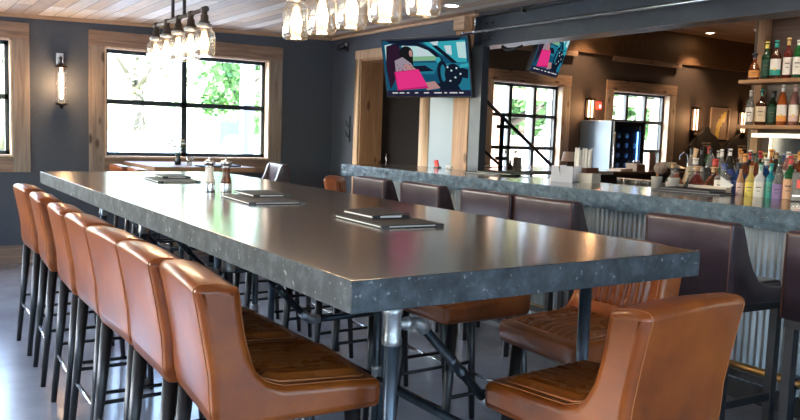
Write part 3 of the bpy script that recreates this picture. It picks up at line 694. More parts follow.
# ------------------------------------------------------------------ screens
def screen(lab, c, ya, ti, w, grp):
    t = thing('television', lab, 'television', c, 0, grp); h = w*.577
    r = Vector((cos(ya), sin(ya), 0)); nrm = Vector((sin(ya)*cos(ti), -cos(ya)*cos(ti), -sin(ti))); u = nrm.cross(r)
    if u.z < 0: u = -u
    t.rotation_mode = 'QUATERNION'; t.rotation_quaternion = Matrix((r, -nrm, u)).transposed().to_quaternion()
    MB().box((-w/2,0,-h/2),(w/2,.045,h/2)).build('housing', black_plastic, t, bevel=.004)
    b = .012; iw, ih = w-2*b, h-2*b-.008
    cols = {'dash': (.01,.09,.17), 'teal': (.02,.2,.3), 'sky': (.55,.8,.8), 'green': (.25,.5,.3), 'dark': (.008,.014,.03), 'seat': (.03,.012,.03), 'hair': (.012,.012,.014), 'top': (.36,.3,.36), 'skin': (.5,.27,.27), 'bag': (.9,.04,.27), 'bagd': (.6,.02,.17), 'pale': (.62,.75,.8), 'cyan': (.04,.42,.5), 'bar': (.02,.02,.05), 'txt': (.8,.8,.8)}
    ks = list(cols); mats = [emis('screen_'+k, cols[k], .21) for k in ks]
    m = MB(); lay = [0]
    def P(k, pts):
        lay[0] += 1; y = -.0008-.00012*lay[0]
        m.add([(-iw/2+iw*a, y, ih/2-ih*c_+.002) for a, c_ in pts], [tuple(range(len(pts)))], ks.index(k))
    E = lambda cx_, cy_, rx, ry, n=18: [(cx_+rx*cos(2*pi*i/n), cy_+ry*sin(2*pi*i/n)) for i in range(n)]
    P('dash', [(0,0),(1,0),(1,1),(0,1)])
    P('sky', [(.03,.08),(.12,.06),(.10,.3),(.03,.45)]); P('seat', [(.05,.1),(.2,.04),(.24,.3),(.16,.6),(.05,.88),(.02,.5)])
    P('sky', [(.24,.1),(.5,.13),(.64,.28),(.66,.37),(.26,.37)]); P('green', [(.26,.3),(.63,.3),(.65,.38),(.26,.38)]); P('pale', [(.42,.16),(.5,.15),(.56,.3),(.42,.3)])
    P('dark', [(.16,.02),(.42,.04),(.62,.2),(.72,.38),(.68,.38),(.55,.2),(.4,.1),(.18,.1)])
    P('dark', [(.05,0),(.95,0),(.9,.05),(.5,.06),(.1,.05)])
    P('cyan', [(.5,.06),(.98,.05),(.98,.42),(.85,.42),(.68,.26)]); P('pale', [(.58,.06),(.68,.05),(.66,.16)]); P('pale', [(.74,.13),(.82,.13),(.82,.3),(.76,.26)]); P('sky', [(.88,.08),(.98,.08),(.98,.36),(.89,.34)])
    P('dark', [(.6,.12),(.66,.12),(.9,.46),(.84,.46)])
    P('teal', [(.26,.4),(.66,.42),(.6,.62),(.3,.6)]); P('dark', [(.3,.47),(.5,.46),(.6,.56),(.4,.57)])
    P('cyan', E(.66,.37,.03,.05)); P('teal', [(.7,.44),(1,.42),(1,.9),(.72,.9)])
    P('dark', E(.7,.6,.062,.22)); P('teal', E(.705,.6,.03,.15)); P('dark', E(.82,.64,.1,.2)); P('dark', [(.9,.5),(.99,.55),(.98,.7),(.9,.68)])
    for a, c_ in ((.76,.5),(.8,.56),(.86,.52),(.84,.68),(.78,.74),(.9,.62)): P('pale', E(a,c_,.012,.018,8))
    P('cyan', [(.9,.46),(1,.44),(1,.5),(.9,.52)]); P('dark', [(.62,.78),(.84,.74),(.9,.92),(.66,.92)])
    P('hair', E(.29,.24,.085,.13)); P('hair', [(.3,.2),(.37,.25),(.36,.46),(.28,.45)]); P('skin', E(.345,.24,.022,.06))
    P('top', [(.14,.36),(.24,.3),(.34,.42),(.4,.6),(.14,.62)]); P('skin', [(.24,.42),(.3,.42),(.43,.56),(.4,.6),(.26,.52)])
    for i in range(9): P('dark', E(.17+.025*i, .44+.05*(i % 3), .006,.01,6))
    P('skin', [(.48,.76),(.6,.74),(.66,.86),(.5,.9)]); P('bagd', [(.12,.56),(.42,.52),(.52,.86),(.14,.9)]); P('bag', [(.14,.57),(.42,.53),(.51,.82),(.15,.88)])
    P('bagd', [(.17,.58),(.18,.5),(.185,.5),(.18,.58)]); P('bagd', [(.23,.57),(.22,.49),(.225,.49),(.24,.57)])
    P('bar', [(0,.9),(1,.9),(1,1),(0,1)])
    for a, b_ in ((.07,.14),(.16,.22),(.25,.28),(.35,.39),(.46,.52),(.58,.67),(.7,.73),(.76,.85),(.87,.92)): P('txt', [(a,.935),(b_,.935),(b_,.955),(a,.955)])
    m.build('picture', mats, t, recalc=False)
    MB().box((-.18,.045,-.14),(.18,.075,.14)).build('bracket', blackmetal, t)
    return t
tv1 = screen('flat television showing a woman with a pink bag in a car, by the doorway', (-6.027,4.212,1.99), .368, .243, .963, 'wall televisions')
MB().path([(0,.07,0),(.1,.13,.0),(.02,.2,.04)], .02, 8).build('wall_arm', blackmetal, tv1)
tv2 = screen('second television seen edge-on, hanging behind the steel beam', (-5.78,5.57,2.25), 2.075, .327, .9, 'wall televisions')
t = tv2
MB().path([(0,.06,0),(0,.12,.1),(0,.3,.85)], .022, 8).build('ceiling_arm', blackmetal, t)

# camera and ornament on the television wall
t = thing('security_camera', 'small black spotlight camera on the grey wall near the ceiling corner', 'camera', (-8.0,T,2.345))
MB().box((-.03,-.02,-.05),(.03,0,.05)).build('wall_plate', black_plastic, t, bevel=.004)
MB().path([(0,-.02,0),(0,-.06,.0)], .012, 8).build('arm', black_plastic, t)
MB().tube((-.055,-.09,-.02),(.06,-.055,.02),.035,n=16).build('body', black_plastic, t); MB().tube((.062,-.056,.019),(.066,-.055,.02),.022,n=12).build('lens', plain('camera_lens', (.5,.55,.6), .1), t)
t = thing('wall_hook', 'black wrought metal twig hook hanging on the grey wall by the doorway', 'hook', (-7.88,T,1.26))
MB().tube((0,-.012,.0),(0,-.012,.30),.006,n=8).build('rod', blackmetal, t)
for z in (.08,.2):
    for s in (-1, 1): MB().path([(0,-.012,z-.04),(s*.03,-.03,z+.0),(s*.045,-.04,z+.05)], [.008,.007,.004], 8).build('prong', blackmetal, t)
t = thing('sprinkler_pipe', 'silver sprinkler pipe running along the face of the steel beam', 'pipe', (-5.65,4.34,2.28))
MB().tube((0,0,0),(8.0,0,0),.013,n=12).build('pipe', chrome, t); MB().tube((-.02,0,0),(.02,0,0),.018,n=12).build('end_cap', chrome, t)
MB().lathe([(0,-.06),(.018,-.055),(.008,-.04),(.008,.0),(0,0)], (0.01,0,0), 10).build('sprinkler_head', chrome, t)
for x in (.17, 2.6, 5.0):
    MB().tube((x,0,.015),(x,0,cz(4.34)-2.28),.005,n=8).tube((x-.012,0,0),(x+.012,0,0),.019,n=12).build('hanger', chrome, t)
t = thing('conduit', 'thin black conduit clipped along the top of the steel beam', 'conduit', (-5.5,4.455,2.44))
MB().tube((0,0,0),(7.5,0,0),.008,n=8).build('tube', black_plastic, t)
for x in (.5,1.35,2.3): MB().box((x-.012,-.012,-.03),(x+.012,.03,.012)).build('clip', black_plastic, t)
t = thing('beam_bracket', 'black scroll bracket bolted under the beam beside the steel post', 'bracket', (-5.35,T+.06,2.165))
MB().path([(0,0,0),(.06,0,-.03),(.16,0,-.035),(.26,0,-.01)], [.014,.018,.012,.01], 8).build('arm', blackmetal, t)

# recessed lights
def downlight(lab, x, y, z, mat, grp, en=10, col=(1,.75,.5), blend=.6, size=R(100)):
    t = thing('recessed_light', lab, 'ceiling light', (x,y,z), 0, grp)
    MB().lathe([(.055,0),(.078,-.002),(.08,-.006),(.055,-.006)], n=24, closed_ends=False).build('trim_ring', white, t)
    MB().lathe([(0,-.001),(.055,-.001),(.055,-.004),(0,-.004)], n=24).build('lens', mat, t)
    l = bpy.data.lights.new('downlight', 'SPOT'); l.energy = en; l.color = col; l.spot_size = size; l.spot_blend = blend; l.shadow_soft_size = .05
    o = bpy.data.objects.new('downlight', l); COL.objects.link(o); o.location = (x,y,z-.02)
downlight('white recessed light in the plank ceiling above the television', -5.4, 4.02, cz(4.02), white_disc, None, 8, (1,.92,.8))
for i, (x, y, l) in enumerate([(-7.97,11.1,'glowing recessed light in the brown ceiling left of the bottle shelves'),(-7.95,8.6,'recessed light in the brown ceiling above the wine fridge wall'),(-7.95,6.2,'added recessed fill light in the brown ceiling behind the steel beam'),
        (-5.6,11.0,'added recessed fill light in the brown ceiling out over the room'),(-5.2,8.0,'added recessed fill light in the brown ceiling behind the hanging television')]):  # these two and the one behind the beam are added to brighten the room
    downlight(l, x, y, 3.15, lamp_disc, 'recessed lights of the bar room', 30 if x < -7 else 20, (1,.66,.4))
for i, (x, l) in enumerate([(-3.4,'recessed light above the left end of the bottle shelves'),(-2.6,'recessed light above the middle of the bottle shelves'),(-1.8,'recessed light above the right end of the bottle shelves')]):
    downlight(l, x, 4.95, 3.15, lamp_disc, 'recessed lights over the bottles', 13, (1,.8,.6), size=R(110))
t = thing('smoke_detector', 'flat round white smoke detector on the brown ceiling by the shelf post', 'smoke detector', (-7.2,11.2,3.15))
MB().lathe([(0,-.035),(.05,-.035),(.065,-.015),(.07,0),(0,0)], n=24).build('body', white, t)

# ------------------------------------------------------------------ things on the bar
t = thing('red_bottle_opener', 'small red and black opener standing at the back of the bar', 'opener', (-5.9,4.30,1.07), R(10))
MB().box((-.03,-.02,0),(.03,.02,.012)).build('base', black_plastic, t); MB().box((-.022,-.008,.01),(.022,.008,.075), M=Matrix.Rotation(R(-18),4,'Y')).build('tag', plain('red_plastic', (.75,.02,.02), .35), t, bevel=.003)
for i, (x, y) in enumerate([(-5.76,4.32),(-5.70,4.30)]):
    t = thing('sauce_cup', ['left tiny white cup beside the red opener','right tiny white cup beside the red opener'][i], 'cup', (x,y,1.07), 0, 'tiny white cups on the bar')
    MB().lathe([(0,0),(.016,0),(.024,.035),(.021,.035),(.014,.004),(0,.004)], n=16).build('cup', white, t)
for i, (x, y, a, l) in enumerate([(-5.0,4.2,8,'black menu lying flat on the bar, lower of two'),(-4.86,4.22,4,'black menu lying across the other menu on the bar')]):
    t = thing('menu_folder', l, 'menu', (x,y,1.0705+.011*i), R(a), 'menus lying on the far half of the bar')
    MB().box((-.2,-.13,0),(.2,.13,.003)).build('cover', black_cover, t); MB().box((-.194,-.124,.003),(.194,.124,.007)).build('pages', paper, t); MB().box((-.2,-.13,.007),(.2,.13,.010)).build('cover', black_cover, t)
# V-cut napkin caddy
t = thing('napkin_caddy', 'silver caddy with a V-shaped notch standing on the bar', 'napkin holder', (-4.08,4.13,1.07), R(8))
m = MB()
for y in (-.05,.05): m.prism([(-.095,0),(.095,0),(.095,.115),(.035,.115),(.008,.045),(-.012,.045),(-.04,.115),(-.095,.115)], 'y', y-.0025, y+.0025)
m.box((-.095,-.05,0),(.095,.05,.004)); m.build('holder', plain('satin_aluminium', (.30,.32,.39), .45, metal=.2), t)
MB().box((-.11,-.045,.0),(-.098,.045,.03)).build('napkins', paper, t)
t = thing('straw_box', 'brown wooden box of wrapped straws on the bar behind the caddy', 'box', (-4.17,4.31,1.07), R(6))
m = MB(); m.box((-.02,-.07,0),(.16,.07,.006)); m.box((-.02,-.07,0),(.16,-.062,.105)); m.box((-.02,.062,0),(.16,.07,.105)); m.box((-.02,-.07,0),(-.012,.07,.105)); m.box((.152,-.07,0),(.16,.07,.105)); m.build('box', wood('box_brown', (.16,.06,.03),(.09,.03,.016),'X',knot=False), t)
random.seed(11)
for i in range(16):
    x = -.004+.0085*i; y = random.uniform(-.04,.04); lean = random.uniform(-.15,.15)
    MB().box((-.0045,-.004,0),(.0045,.004,.235+random.uniform(-.012,.008)), M=Matrix.Translation((x+.004,y,.008))@Matrix.Rotation(lean*.4,4,'Y')).build('straw', paper, t)
t = thing('napkin_stack', 'short stack of cream paper napkins on the bar beside the straws', 'napkins', (-3.97,4.25,1.07), R(12))
random.seed(4)
for i in range(8): MB().box((-.06+random.uniform(-.003,.003),-.06,.0085*i),(.06+random.uniform(-.003,.003),.06,.0085*i+.0075)).build('napkin', plain('cream_napkin', (.75,.7,.62), .85), t)
t = thing('table_lamp', 'small lamp with a pale tapered shade behind the straws', 'lamp', (-7.2,7.32,1.03))
MB().lathe([(0,0),(.05,0),(.05,.015),(.012,.02),(.012,.12),(0,.12)], n=16).build('base', bronze, t); MB().lathe([(.10,.07),(.07,.19)], n=20, closed_ends=False).build('shade', plain('pale_shade', (.7,.6,.56), .7), t)
# steel cups, tray, folders
for i, (x, y, l) in enumerate([(-3.44,4.33,'left steel jigger cup on the bar by the bottles'),(-3.31,4.335,'right steel jigger cup on the bar by the bottles')]):
    t = thing('steel_cup', l, 'cup', (x,y,1.07), 0, 'steel cups on the bar')
    MB().lathe([(0,0),(.033,0),(.037,.075),(.039,.078),(.035,.078),(.030,.004),(0,.004)], n=24).build('cup', plain('satin_steel', (.62,.6,.58), .35, metal=.35), t)
for i, (x, y, a, w, l) in enumerate([(-3.08,4.22,12,.22,'long black folder lying on the bar under another folder'),(-3.10,4.25,6,.17,'shorter black folder on top, in front of the orange bottles')]):
    t = thing('menu_folder', l, 'menu', (x,y,1.0705+.013*i), R(a), 'folders in front of the bottles')
    MB().box((-w,-.10,0),(w,.10,.003)).build('cover', black_cover, t); MB().box((-w+.005,-.095,.003),(w-.005,.095,.009)).build('pages', plain('grey_pages', (.2,.2,.22), .7), t); MB().box((-w,-.10,.009),(w,.10,.012)).build('cover', black_cover, t)
t = thing('white_towel_stack', 'white folded bar towels standing before the amber bottles', 'towels', (-3.08,4.425,1.07), R(5))
for i in range(3): MB().box((-.11,-.035,.014*i),(.11,.035,.014*i+.0125)).build('towel', plain('towel_cream', (.7,.62,.55), .9), t, bevel=.003)
t = thing('drinks_sign', 'black menu display block with a red and white label at the right end', 'sign', (-2.40,4.32,1.07), R(-8))
MB().box((-.09,-.025,0),(.13,.025,.165)).build('block', plain('navy_black', (.01,.014,.03), .3), t, bevel=.004)
MB().box((-.078,-.027,.03),(.12,-.0252,.036)).build('silver_rule', chrome, t)
MB().box((-.055,-.0268,.075),(.05,-.0252,.125)).build('red_label', plain('label_red', (.7,.03,.03), .4), t)
m = MB()
for i, x in enumerate((-.03,-.012,.006,.024)): m.box((x,-.0276,.083),(x+.005,-.0269,.117)); m.box((x,-.0276,.083+.012*(i % 3)),(x+.013,-.0269,.088+.012*(i % 3)))
m.build('white_marks', white, t)
# ------------------------------------------------------------------ bottles
def bottle_mats(kind, glass, liquid): pass
GL_ = {'clear': ((.5,.52,.52), .22), 'amber': ((.20,.05,.012), .6), 'orange': ((.45,.11,.02), .55), 'red': ((.15,.015,.01), .6), 'green': ((.008,.12,.03), .7), 'dark': ((.015,.014,.012), .85),
       'blue': ((.01,.05,.18), .75), 'teal': ((.01,.26,.36), .8), 'brown': ((.07,.022,.01), .75), 'pink': ((.42,.2,.18), .5), 'white': ((.65,.67,.68), .9), 'yellow': ((.55,.42,.12), .8), 'tanb': ((.42,.22,.13), .9), 'dgreen': ((.015,.05,.025), .85)}
def gmat(k): return glassy('bottle_glass_'+k, tint=tuple(.25+.75*c for c in GL_[k][0]), refl=.16, body=GL_[k][1], bodycol=GL_[k][0])
LC = {'white': (.72,.7,.66), 'cream': (.62,.52,.36), 'green': (.012,.06,.035), 'teal': (.02,.3,.24), 'yellow': (.75,.6,.12), 'orange': (.7,.3,.07), 'black': (.015,.015,.02), 'blue': (.05,.1,.35), 'red': (.55,.03,.03), 'purple': (.25,.18,.4), 'peach': (.62,.36,.22), 'pinkl': (.6,.42,.38)}
def bottle(lab, x, y, z, h, r, glass, labc, capc, grp, shape='round', band=None, rz=0.):
    t = thing('bottle', lab, 'bottle', (x,y,z), rz, grp)
    s = {'round': (.62,.72,.3), 'tall': (.60,.82,.24), 'squat': (.42,.62,.3), 'square': (.62,.70,.3), 'decanter': (.40,.55,.28), 'slim': (.66,.85,.26)}[shape]
    sq = .9 if shape == 'square' else None
    zs, zn, rn = h*s[0], h*s[1], r*s[2]*1.05+.002
    prof = [(0,0),(r*.92,0),(r,.006),(r,zs*.96),(r*.93,zs),(rn*1.6,zn*.97),(rn,zn+.004),(rn,h*.93),(rn*1.15,h*.935),(rn*1.15,h*.955),(0,h*.955)]
    MB().lathe(prof, n=20, sq=sq).build('glass', gmat(glass), t)
    l0, l1 = h*.10, zs*.84
    m = MB(); m.lathe([(r*1.008,l0),(r*1.008,l1)], n=20, closed_ends=False, sq=sq)
    mats = [plain('label_'+labc, LC[labc], .6)]
    if band: m.lathe([(r*1.014,l0),(r*1.014,l0+(l1-l0)*.35)], n=20, closed_ends=False, sq=sq, mi=1); mats.append(plain('label_'+band, LC[band], .55)); m.sphere((0,-r*1.02,l0+(l1-l0)*.36), .009, 8, 5, 2, sc=(1,.2,1)); mats.append(plain('label_yellow', LC['yellow'], .55))
    else: m.box((-r*.5,-r*1.03,l0+(l1-l0)*.62),(r*.5,-r*.95,l0+(l1-l0)*.68), 1); m.box((-r*.35,-r*1.03,l0+(l1-l0)*.4),(r*.35,-r*.98,l0+(l1-l0)*.44), 1); mats.append(plain('label_ink', (.1,.08,.07), .6))
    m.build('label', mats, t, recalc=False)
    MB().lathe([(0,h*.955),(rn*1.25,h*.955),(rn*1.25,h),(0,h)] if shape != 'squat' else [(0,h*.93),(rn*1.5,h*.93),(rn*1.6,h*.99),(rn*1.3,h),(0,h)], n=14).lathe([(rn*1.08,h*.82),(rn*1.08,h*.95)], n=14, closed_ends=False).build('cap', plain('cap_'+capc, {'gold': (.6,.42,.15), 'cork': (.45,.28,.15), **LC}[capc], .4), t)
    return t
# shelves
SY0, SY1, SX = 5.40, 5.66, -3.575
bs_ = thing('back_bar_shelves', 'wooden shelving with liquor bottles standing on it behind the bar', 'shelf', (SX,SY1,0))
def LB(m, a, b): return m.box((a[0]-SX,a[1]-SY1,a[2]),(b[0]-SX,b[1]-SY1,b[2]))
LB(MB(),(SX,SY1-.1,.95),(SX+.06,SY1-.02,2.62)).build('post', wood('post_wood',(.46,.27,.14),(.28,.15,.07),'Z',knot=False), bs_, bevel=.003)
for z in (1.53,1.865,2.36): LB(MB(),(SX-.03,SY0,z-.028),(1.5,SY1,z)).build('shelf_board', shelf_wood, bs_, bevel=.003)
LB(MB(),(SX+.05,SY1-.012,1.865),(1.5,SY1-.002,2.62)).build('back_panel', wood('shelf_back_dark',(.17,.10,.065),(.1,.055,.035),'X',knot=False), bs_)
LB(MB(),(SX+.05,SY1-.012,1.5),(1.5,SY1-.002,1.865)).build('back_panel', noisy('grey_brown_board',[(.3,(.15,.12,.095)),(.7,(.24,.2,.165))],scale=3,stretch=(.6,4,14),rough=.5), bs_)
for x in (SX+1.25, SX+2.6): LB(MB(),(x,SY1-.08,.95),(x+.06,SY1-.02,2.62)).build('post', MATS['post_wood'], bs_, bevel=.003)
LB(MB(),(SX+.05,SY1-.02,1.08),(1.5,SY1-.008,1.45)).build('mirror_panel', mirror, bs_)
LB(MB(),(SX+.1,SY0+.02,1.44),(1.5,SY0+.05,1.47)).build('glass_rail', chrome, bs_)
MB().box((0,-.44,0),(5.0,0,.95)).build('cabinet', blackwood, bs_)
MB().box((-.02,-.46,.95),(5.0,0,.98)).build('worktop', shelf_wood, bs_)
up = [('amber','orange','black','squat',.215,.046,None),('dgreen','green','yellow','round',.30,.041,None),('brown','white','teal','round',.30,.043,'teal'),('red','white','gold','round',.315,.037,None),('green','white','white','slim',.29,.037,None),('dark','yellow','gold','square',.315,.042,None),('amber','cream','black','round',.3,.04,None),('clear','white','red','tall',.31,.038,None),('brown','black','gold','square',.28,.042,None)]
nm = ['squat amber whisky bottle with orange label against the shelf post, upper shelf','dark green labelled whisky bottle, second from the post on the upper shelf','white and teal labelled bottle with teal neck, third on the upper shelf','red-brown whisky bottle with gold top and white label, fourth on upper shelf',
      'green glass bottle with white cap and label, fifth on the upper shelf','black square bottle with yellow label, sixth on the upper shelf','amber bottle with cream label, seventh on the upper shelf','clear bottle with red cap, eighth on the upper shelf','dark square bottle, ninth on the upper shelf']
for i, (g, lc, cc, sh, h, r, bd) in enumerate(up): bottle(nm[i], SX+.055+.083*i, 5.46+(i % 2)*.015, 1.865, h*.93, r*.84, g, lc, cc, 'whisky bottles on the upper shelf', sh, bd, R(25))
lo = [('clear','white','white','tall',.28,.036,None),('brown','cream','teal','square',.285,.044,None),('dgreen','green','black','round',.27,.040,None),('orange','white','white','tall',.315,.040,'orange'),('pink','white','pinkl','tall',.315,.040,'pinkl'),('dark','cream','gold','square',.25,.046,None),('clear','blue','white','round',.29,.04,None),('amber','black','gold','round',.28,.04,None)]
nm = ['clear white-labelled bottle against the post on the lower shelf','brown square bottle with cream label and teal cap on the lower shelf','green bottle with green label, third on the lower shelf','tall orange bottle with long white neck on the lower shelf','tall pink bottle with long pink neck on the lower shelf',
      'dark square bottle with cream label, sixth on the lower shelf','clear bottle with blue label, seventh on the lower shelf','amber bottle with black label, eighth on the lower shelf']
for i, (g, lc, cc, sh, h, r, bd) in enumerate(lo): bottle(nm[i], SX+.045+.084*i, 5.46+(i % 3)*.012, 1.53, h*.93, r*.84, g, lc, cc, 'liquor bottles on the lower shelf', sh, bd, R(25))
# bottle rail behind the bar
rk = thing('bottle_rack', 'low black stepped rack behind the bar crowded with liquor bottles', 'rack', (-2.7,4.72,0))
MB().box((-1.02,-.26,.9),(2.2,-.0,1.04)).build('lower_step', blackwood, rk); MB().box((-1.02,.0,.9),(2.2,.26,1.08)).build('upper_step', blackwood, rk)
MB().box((-1.0,-.2,0),(2.18,.24,.9)).build('cabinet', blackwood, rk)
# front row, left to right as seen: placed by hand, then the rows behind
hand = [(-3.52,4.60,.20,.045,'clear','white','cork','decanter','clear decanter bottle with cork at the left end of the rack'),(-3.44,4.53,.17,.05,'amber','white','black','squat','small amber decanter before the green ring label'),
 (-3.36,4.62,.24,.05,'clear','green','white','decanter','round clear bottle with a green ring label'),(-3.27,4.52,.19,.05,'red','white','cork','squat','squat red brown bottle in the front row'),(-3.20,4.61,.24,.055,'orange','orange','red','decanter','round orange liqueur bottle with red stopper'),
 (-3.13,4.50,.19,.042,'brown','peach','cork','squat','short brown bottle with peach label'),(-3.045,4.48,.215,.047,'clear','white','blue','square','square clear bottle with a white label and blue band'),(-2.975,4.53,.225,.040,'blue','blue','black','round','deep blue bottle beside the white triangle label'),
 (-2.905,4.45,.19,.022,'tanb','pinkl','cork','slim','slim tan bottle beside the yellow one'),(-2.845,4.465,.215,.031,'yellow','yellow','cork','round','yellow labelled bottle in the front row'),(-2.78,4.46,.23,.030,'white','white','teal','square','white square bottle left of the teal one'),
 (-2.722,4.475,.235,.026,'teal','teal','teal','round','bright teal bottle in the front row'),(-2.664,4.465,.22,.030,'clear','purple','black','square','bottle with a purple and white label'),(-2.597,4.465,.285,.034,'green','peach','red','round','green bottle with a red cap and peach label'),
 (-2.525,4.50,.24,.034,'dark','white','black','round','dark bottle behind the black display sign'),(-2.34,4.47,.28,.042,'clear','cream','red','tall','clear bottle right of the display sign')]
for (x, y, h, r, g, lc, cc, sh, l) in hand: bottle(l, x, y, 1.04, h, r, g, lc, cc, 'bottles in the front row of the rack', sh, None, R(20))
random.seed(21)
gl = ['clear','clear','amber','brown','clear','green','clear','orange','dark','pink','clear','red','blue']; lcs = ['white','white','cream','black','red','white','blue','orange','green','white','yellow','peach']; cps = ['red','black','gold','white','cork','blue','orange','black','green','white']
words = {'clear':'clear','amber':'amber','brown':'brown','green':'green','orange':'orange','dark':'nearly black','pink':'pink','red':'deep red','blue':'blue'}
rows = [(4.60,1.04,13,-2.98,.076,'second'),(4.76,1.08,14,-3.50,.079,'third'),(4.85,1.08,14,-3.42,.078,'fourth'),(4.94,1.08,14,-3.48,.080,'back')]
nums = ['first','second','third','fourth','fifth','sixth','seventh','eighth','ninth','tenth','eleventh','twelfth','thirteenth','fourteenth']
for (y, z, n, x0, dx, rn_) in rows:
    if rn_ == 'second': n = 8
    for i in range(n):
        g = random.choice(gl); lc = random.choice(lcs); cc = random.choice(cps); sh = random.choice(['round','tall','square','round','slim','round'])
        bottle(f'{words[g]} {sh if sh != "round" else "rounded"} bottle, {cc} top, {nums[i]} from the left in the {rn_} rack row', x0+dx*i+random.uniform(-.01,.01), y+random.uniform(-.008,.008), z, random.uniform(.21,.285), random.uniform(.027,.033), g, lc, cc, f'bottles in the {rn_} row of the rack', sh, None, R(random.uniform(0,50)))
t = thing('triangle_card', 'white triangular card propped against the blue bottle', 'card', (-2.985,4.425,1.07), R(25))
m = MB(); m.prism([(-.035,0.0),(.045,.055),(-.035,.11)], 'y', -.002, .002); m.build('card', paper, t)
# stemmed glasses and tools behind the bar
sg = thing('glass_ledge', 'dark steel service ledge behind the bar under the stemmed glasses', 'ledge', (-4.7,4.70,0))
MB().box((-.6,-.12,.90),(.97,.18,.955)).build('ledge_top', blackmetal, sg); MB().box((-.55,-.08,0),(.92,.16,.90)).build('cabinet', blackwood, sg)
gw = ['first','second','third','fourth','fifth','sixth']
for i in range(6):
    t = thing('cocktail_glass', f'stemmed cocktail glass, {gw[i]} from the left in the row behind the bar', 'glass', (-4.03+.055*i,4.66,.9555), 0, 'row of stemmed glasses behind the bar')
    MB().lathe([(0,0),(.026,0),(.026,.002),(.004,.006),(.0035,.07),(0,.07)], n=18).build('stem', jar_glass, t)
    MB().lathe([(.003,.07),(.022,.09),(.03,.12),(.029,.142)], n=18, closed_ends=False).build('bowl', jar_glass, t)
    MB().path([(.0292*cos(a*pi/9),.0292*sin(a*pi/9),.143) for a in range(19)], .0022, 6).build('rim', plain('gold_rim', (.8,.55,.4), .4, metal=.3), t)
t = thing('wooden_muddler', 'wooden muddler standing upright in the rack by the round strainer', 'bar tool', (-3.74,4.72,.9555), R(0))
MB().lathe([(0,0),(.018,0),(.02,.1),(.014,.2),(.017,.25),(0,.255)], n=14).build('muddler', wood('muddler_wood',(.5,.22,.1),(.35,.14,.06),'Z',knot=False), t)
t = thing('round_strainer', 'round brown mesh strainer standing beside the wooden muddler', 'bar tool', (-3.63,4.60,1.165))
MB().sphere((0,0,.03), .045, 18, 10).build('mesh_ball', noisy('strainer_mesh', [(.3,(.12,.08,.06)),(.7,(.3,.24,.2))], scale=80, rough=.5), t); MB().tube((.0,0,-.12),(0,0,-.01),.012,n=8).build('stand', blackmetal, t)
t = thing('wooden_paddle', 'slanted light wooden board leaning behind the clear bottles', 'board', (-3.66,4.92,1.08), R(20))
MB().box((-.022,-.008,.0),(.022,.008,.27), M=Matrix.Rotation(R(14),4,'Y')).build('board', fir_light, t, bevel=.003)

# ------------------------------------------------------------------ back counter, fridge, picture, shirts
t = thing('back_counter', 'dark counter standing along the brown wall under the far window', 'counter', (-7.33,9.2,0))
MB().box((-.25,-1.65,.0),(.25,2.2,.94)).build('cabinet', blackwood, t); MB().box((-.28,-1.68,.94),(.28,2.23,.975)).build('worktop', noisy('counter_top_brown',[(.3,(.08,.05,.035)),(.7,(.15,.1,.07))],scale=5,rough=.25), t)
fr_ = thing('wine_fridge', 'tall wine fridge with silver side and glass door showing bottle ends', 'fridge', (-8.32,8.66,0))
MB().box((0,0,.03),(.60,.66,1.665)).build('body', plain('fridge_steel', (.32,.44,.56), .35, metal=.2), fr_, bevel=.006)
MB().box((.05,.05,0),(.56,.6,.03)).build('plinth', black_plastic, fr_)
m = MB(); 
for a, b in (((.601,.02,.05),(.64,.07,1.655)),((.601,.58,.05),(.64,.64,1.655)),((.601,.07,.05),(.64,.58,.11)),((.601,.07,1.60),(.64,.58,1.655))): m.box(a,b)
dr_ = m.build('door', black_plastic, fr_); MB().box((.615,.065,.10),(.622,.585,1.61)).build('door_pane', glassy('fridge_glass', tint=(.55,.75,.95), refl=.1), dr_)
MB().box((.603,.07,.1),(.606,.58,1.6)).build('interior', plain('fridge_interior', (.012,.02,.035), .5), fr_)
MB().tube((.61,.555,.2),(.61,.555,1.52),.008,n=8).build('light_strip', emis('fridge_led', (.25,.5,1.), 3.5), fr_)
MB().tube((.67,.0,.5),(.67,.0,1.5),.012,n=10).tube((.64,.01,.52),(.67,0,.52),.008,n=8).tube((.64,.01,1.48),(.67,0,1.48),.008,n=8).build('handle', chrome, dr_)
bn = 0
for r_ in range(10):
    z = .18+.142*r_
    for c_ in range(3):
        y = .15+.17*c_
        if c_ == 2 and r_ % 2: continue
        b_ = thing('wine_bottle', f'dark wine bottle end in the fridge, {nums[r_]} row up, {["left","middle","right"][c_]} column', 'bottle', (-8.32+.609,8.66+y,z), 0, 'wine bottles lying in the fridge')
        MB().lathe([(0,0),(.036,0),(.038,.003),(0,.004)], n=14).build('bottle_end', plain('bottle_end', (.6,.68,.78), .3), b_)
        b_.rotation_euler = (0, R(0), 0); 
        for ch in children(b_): ch.rotation_euler = (0, R(90), 0)
t = thing('exit_sign', 'small red illuminated sign on the brown wall beside the sconce', 'sign', (W,9.02,1.9))
MB().box((0,-.04,-.055),(.035,.05,.055)).build('housing', emis('sign_red', (1,.04,.02), 1.2), t, bevel=.004); MB().box((.0352,-.0,-.035),(.037,.035,.01)).build('white_mark', emis('sign_white', (1,.85,.8), 1.2), t)
t = thing('framed_picture', 'framed yellow abstract picture on the brown wall between two sconces', 'picture', (W,12.03,1.735))
m = MB()
for a, b in (((.0,-.26,-.27),(.03,-.235,.27)),((0,.235,-.27),(.03,.26,.27)),((0,-.235,-.27),(.03,.235,-.245)),((0,-.235,.245),(.03,.235,.27))): m.box(a, b)
m.build('frame', plain('picture_frame', (.3,.22,.16), .5), t)
m = MB(); m.box((.004,-.235,-.245),(.012,.235,.245), 0)
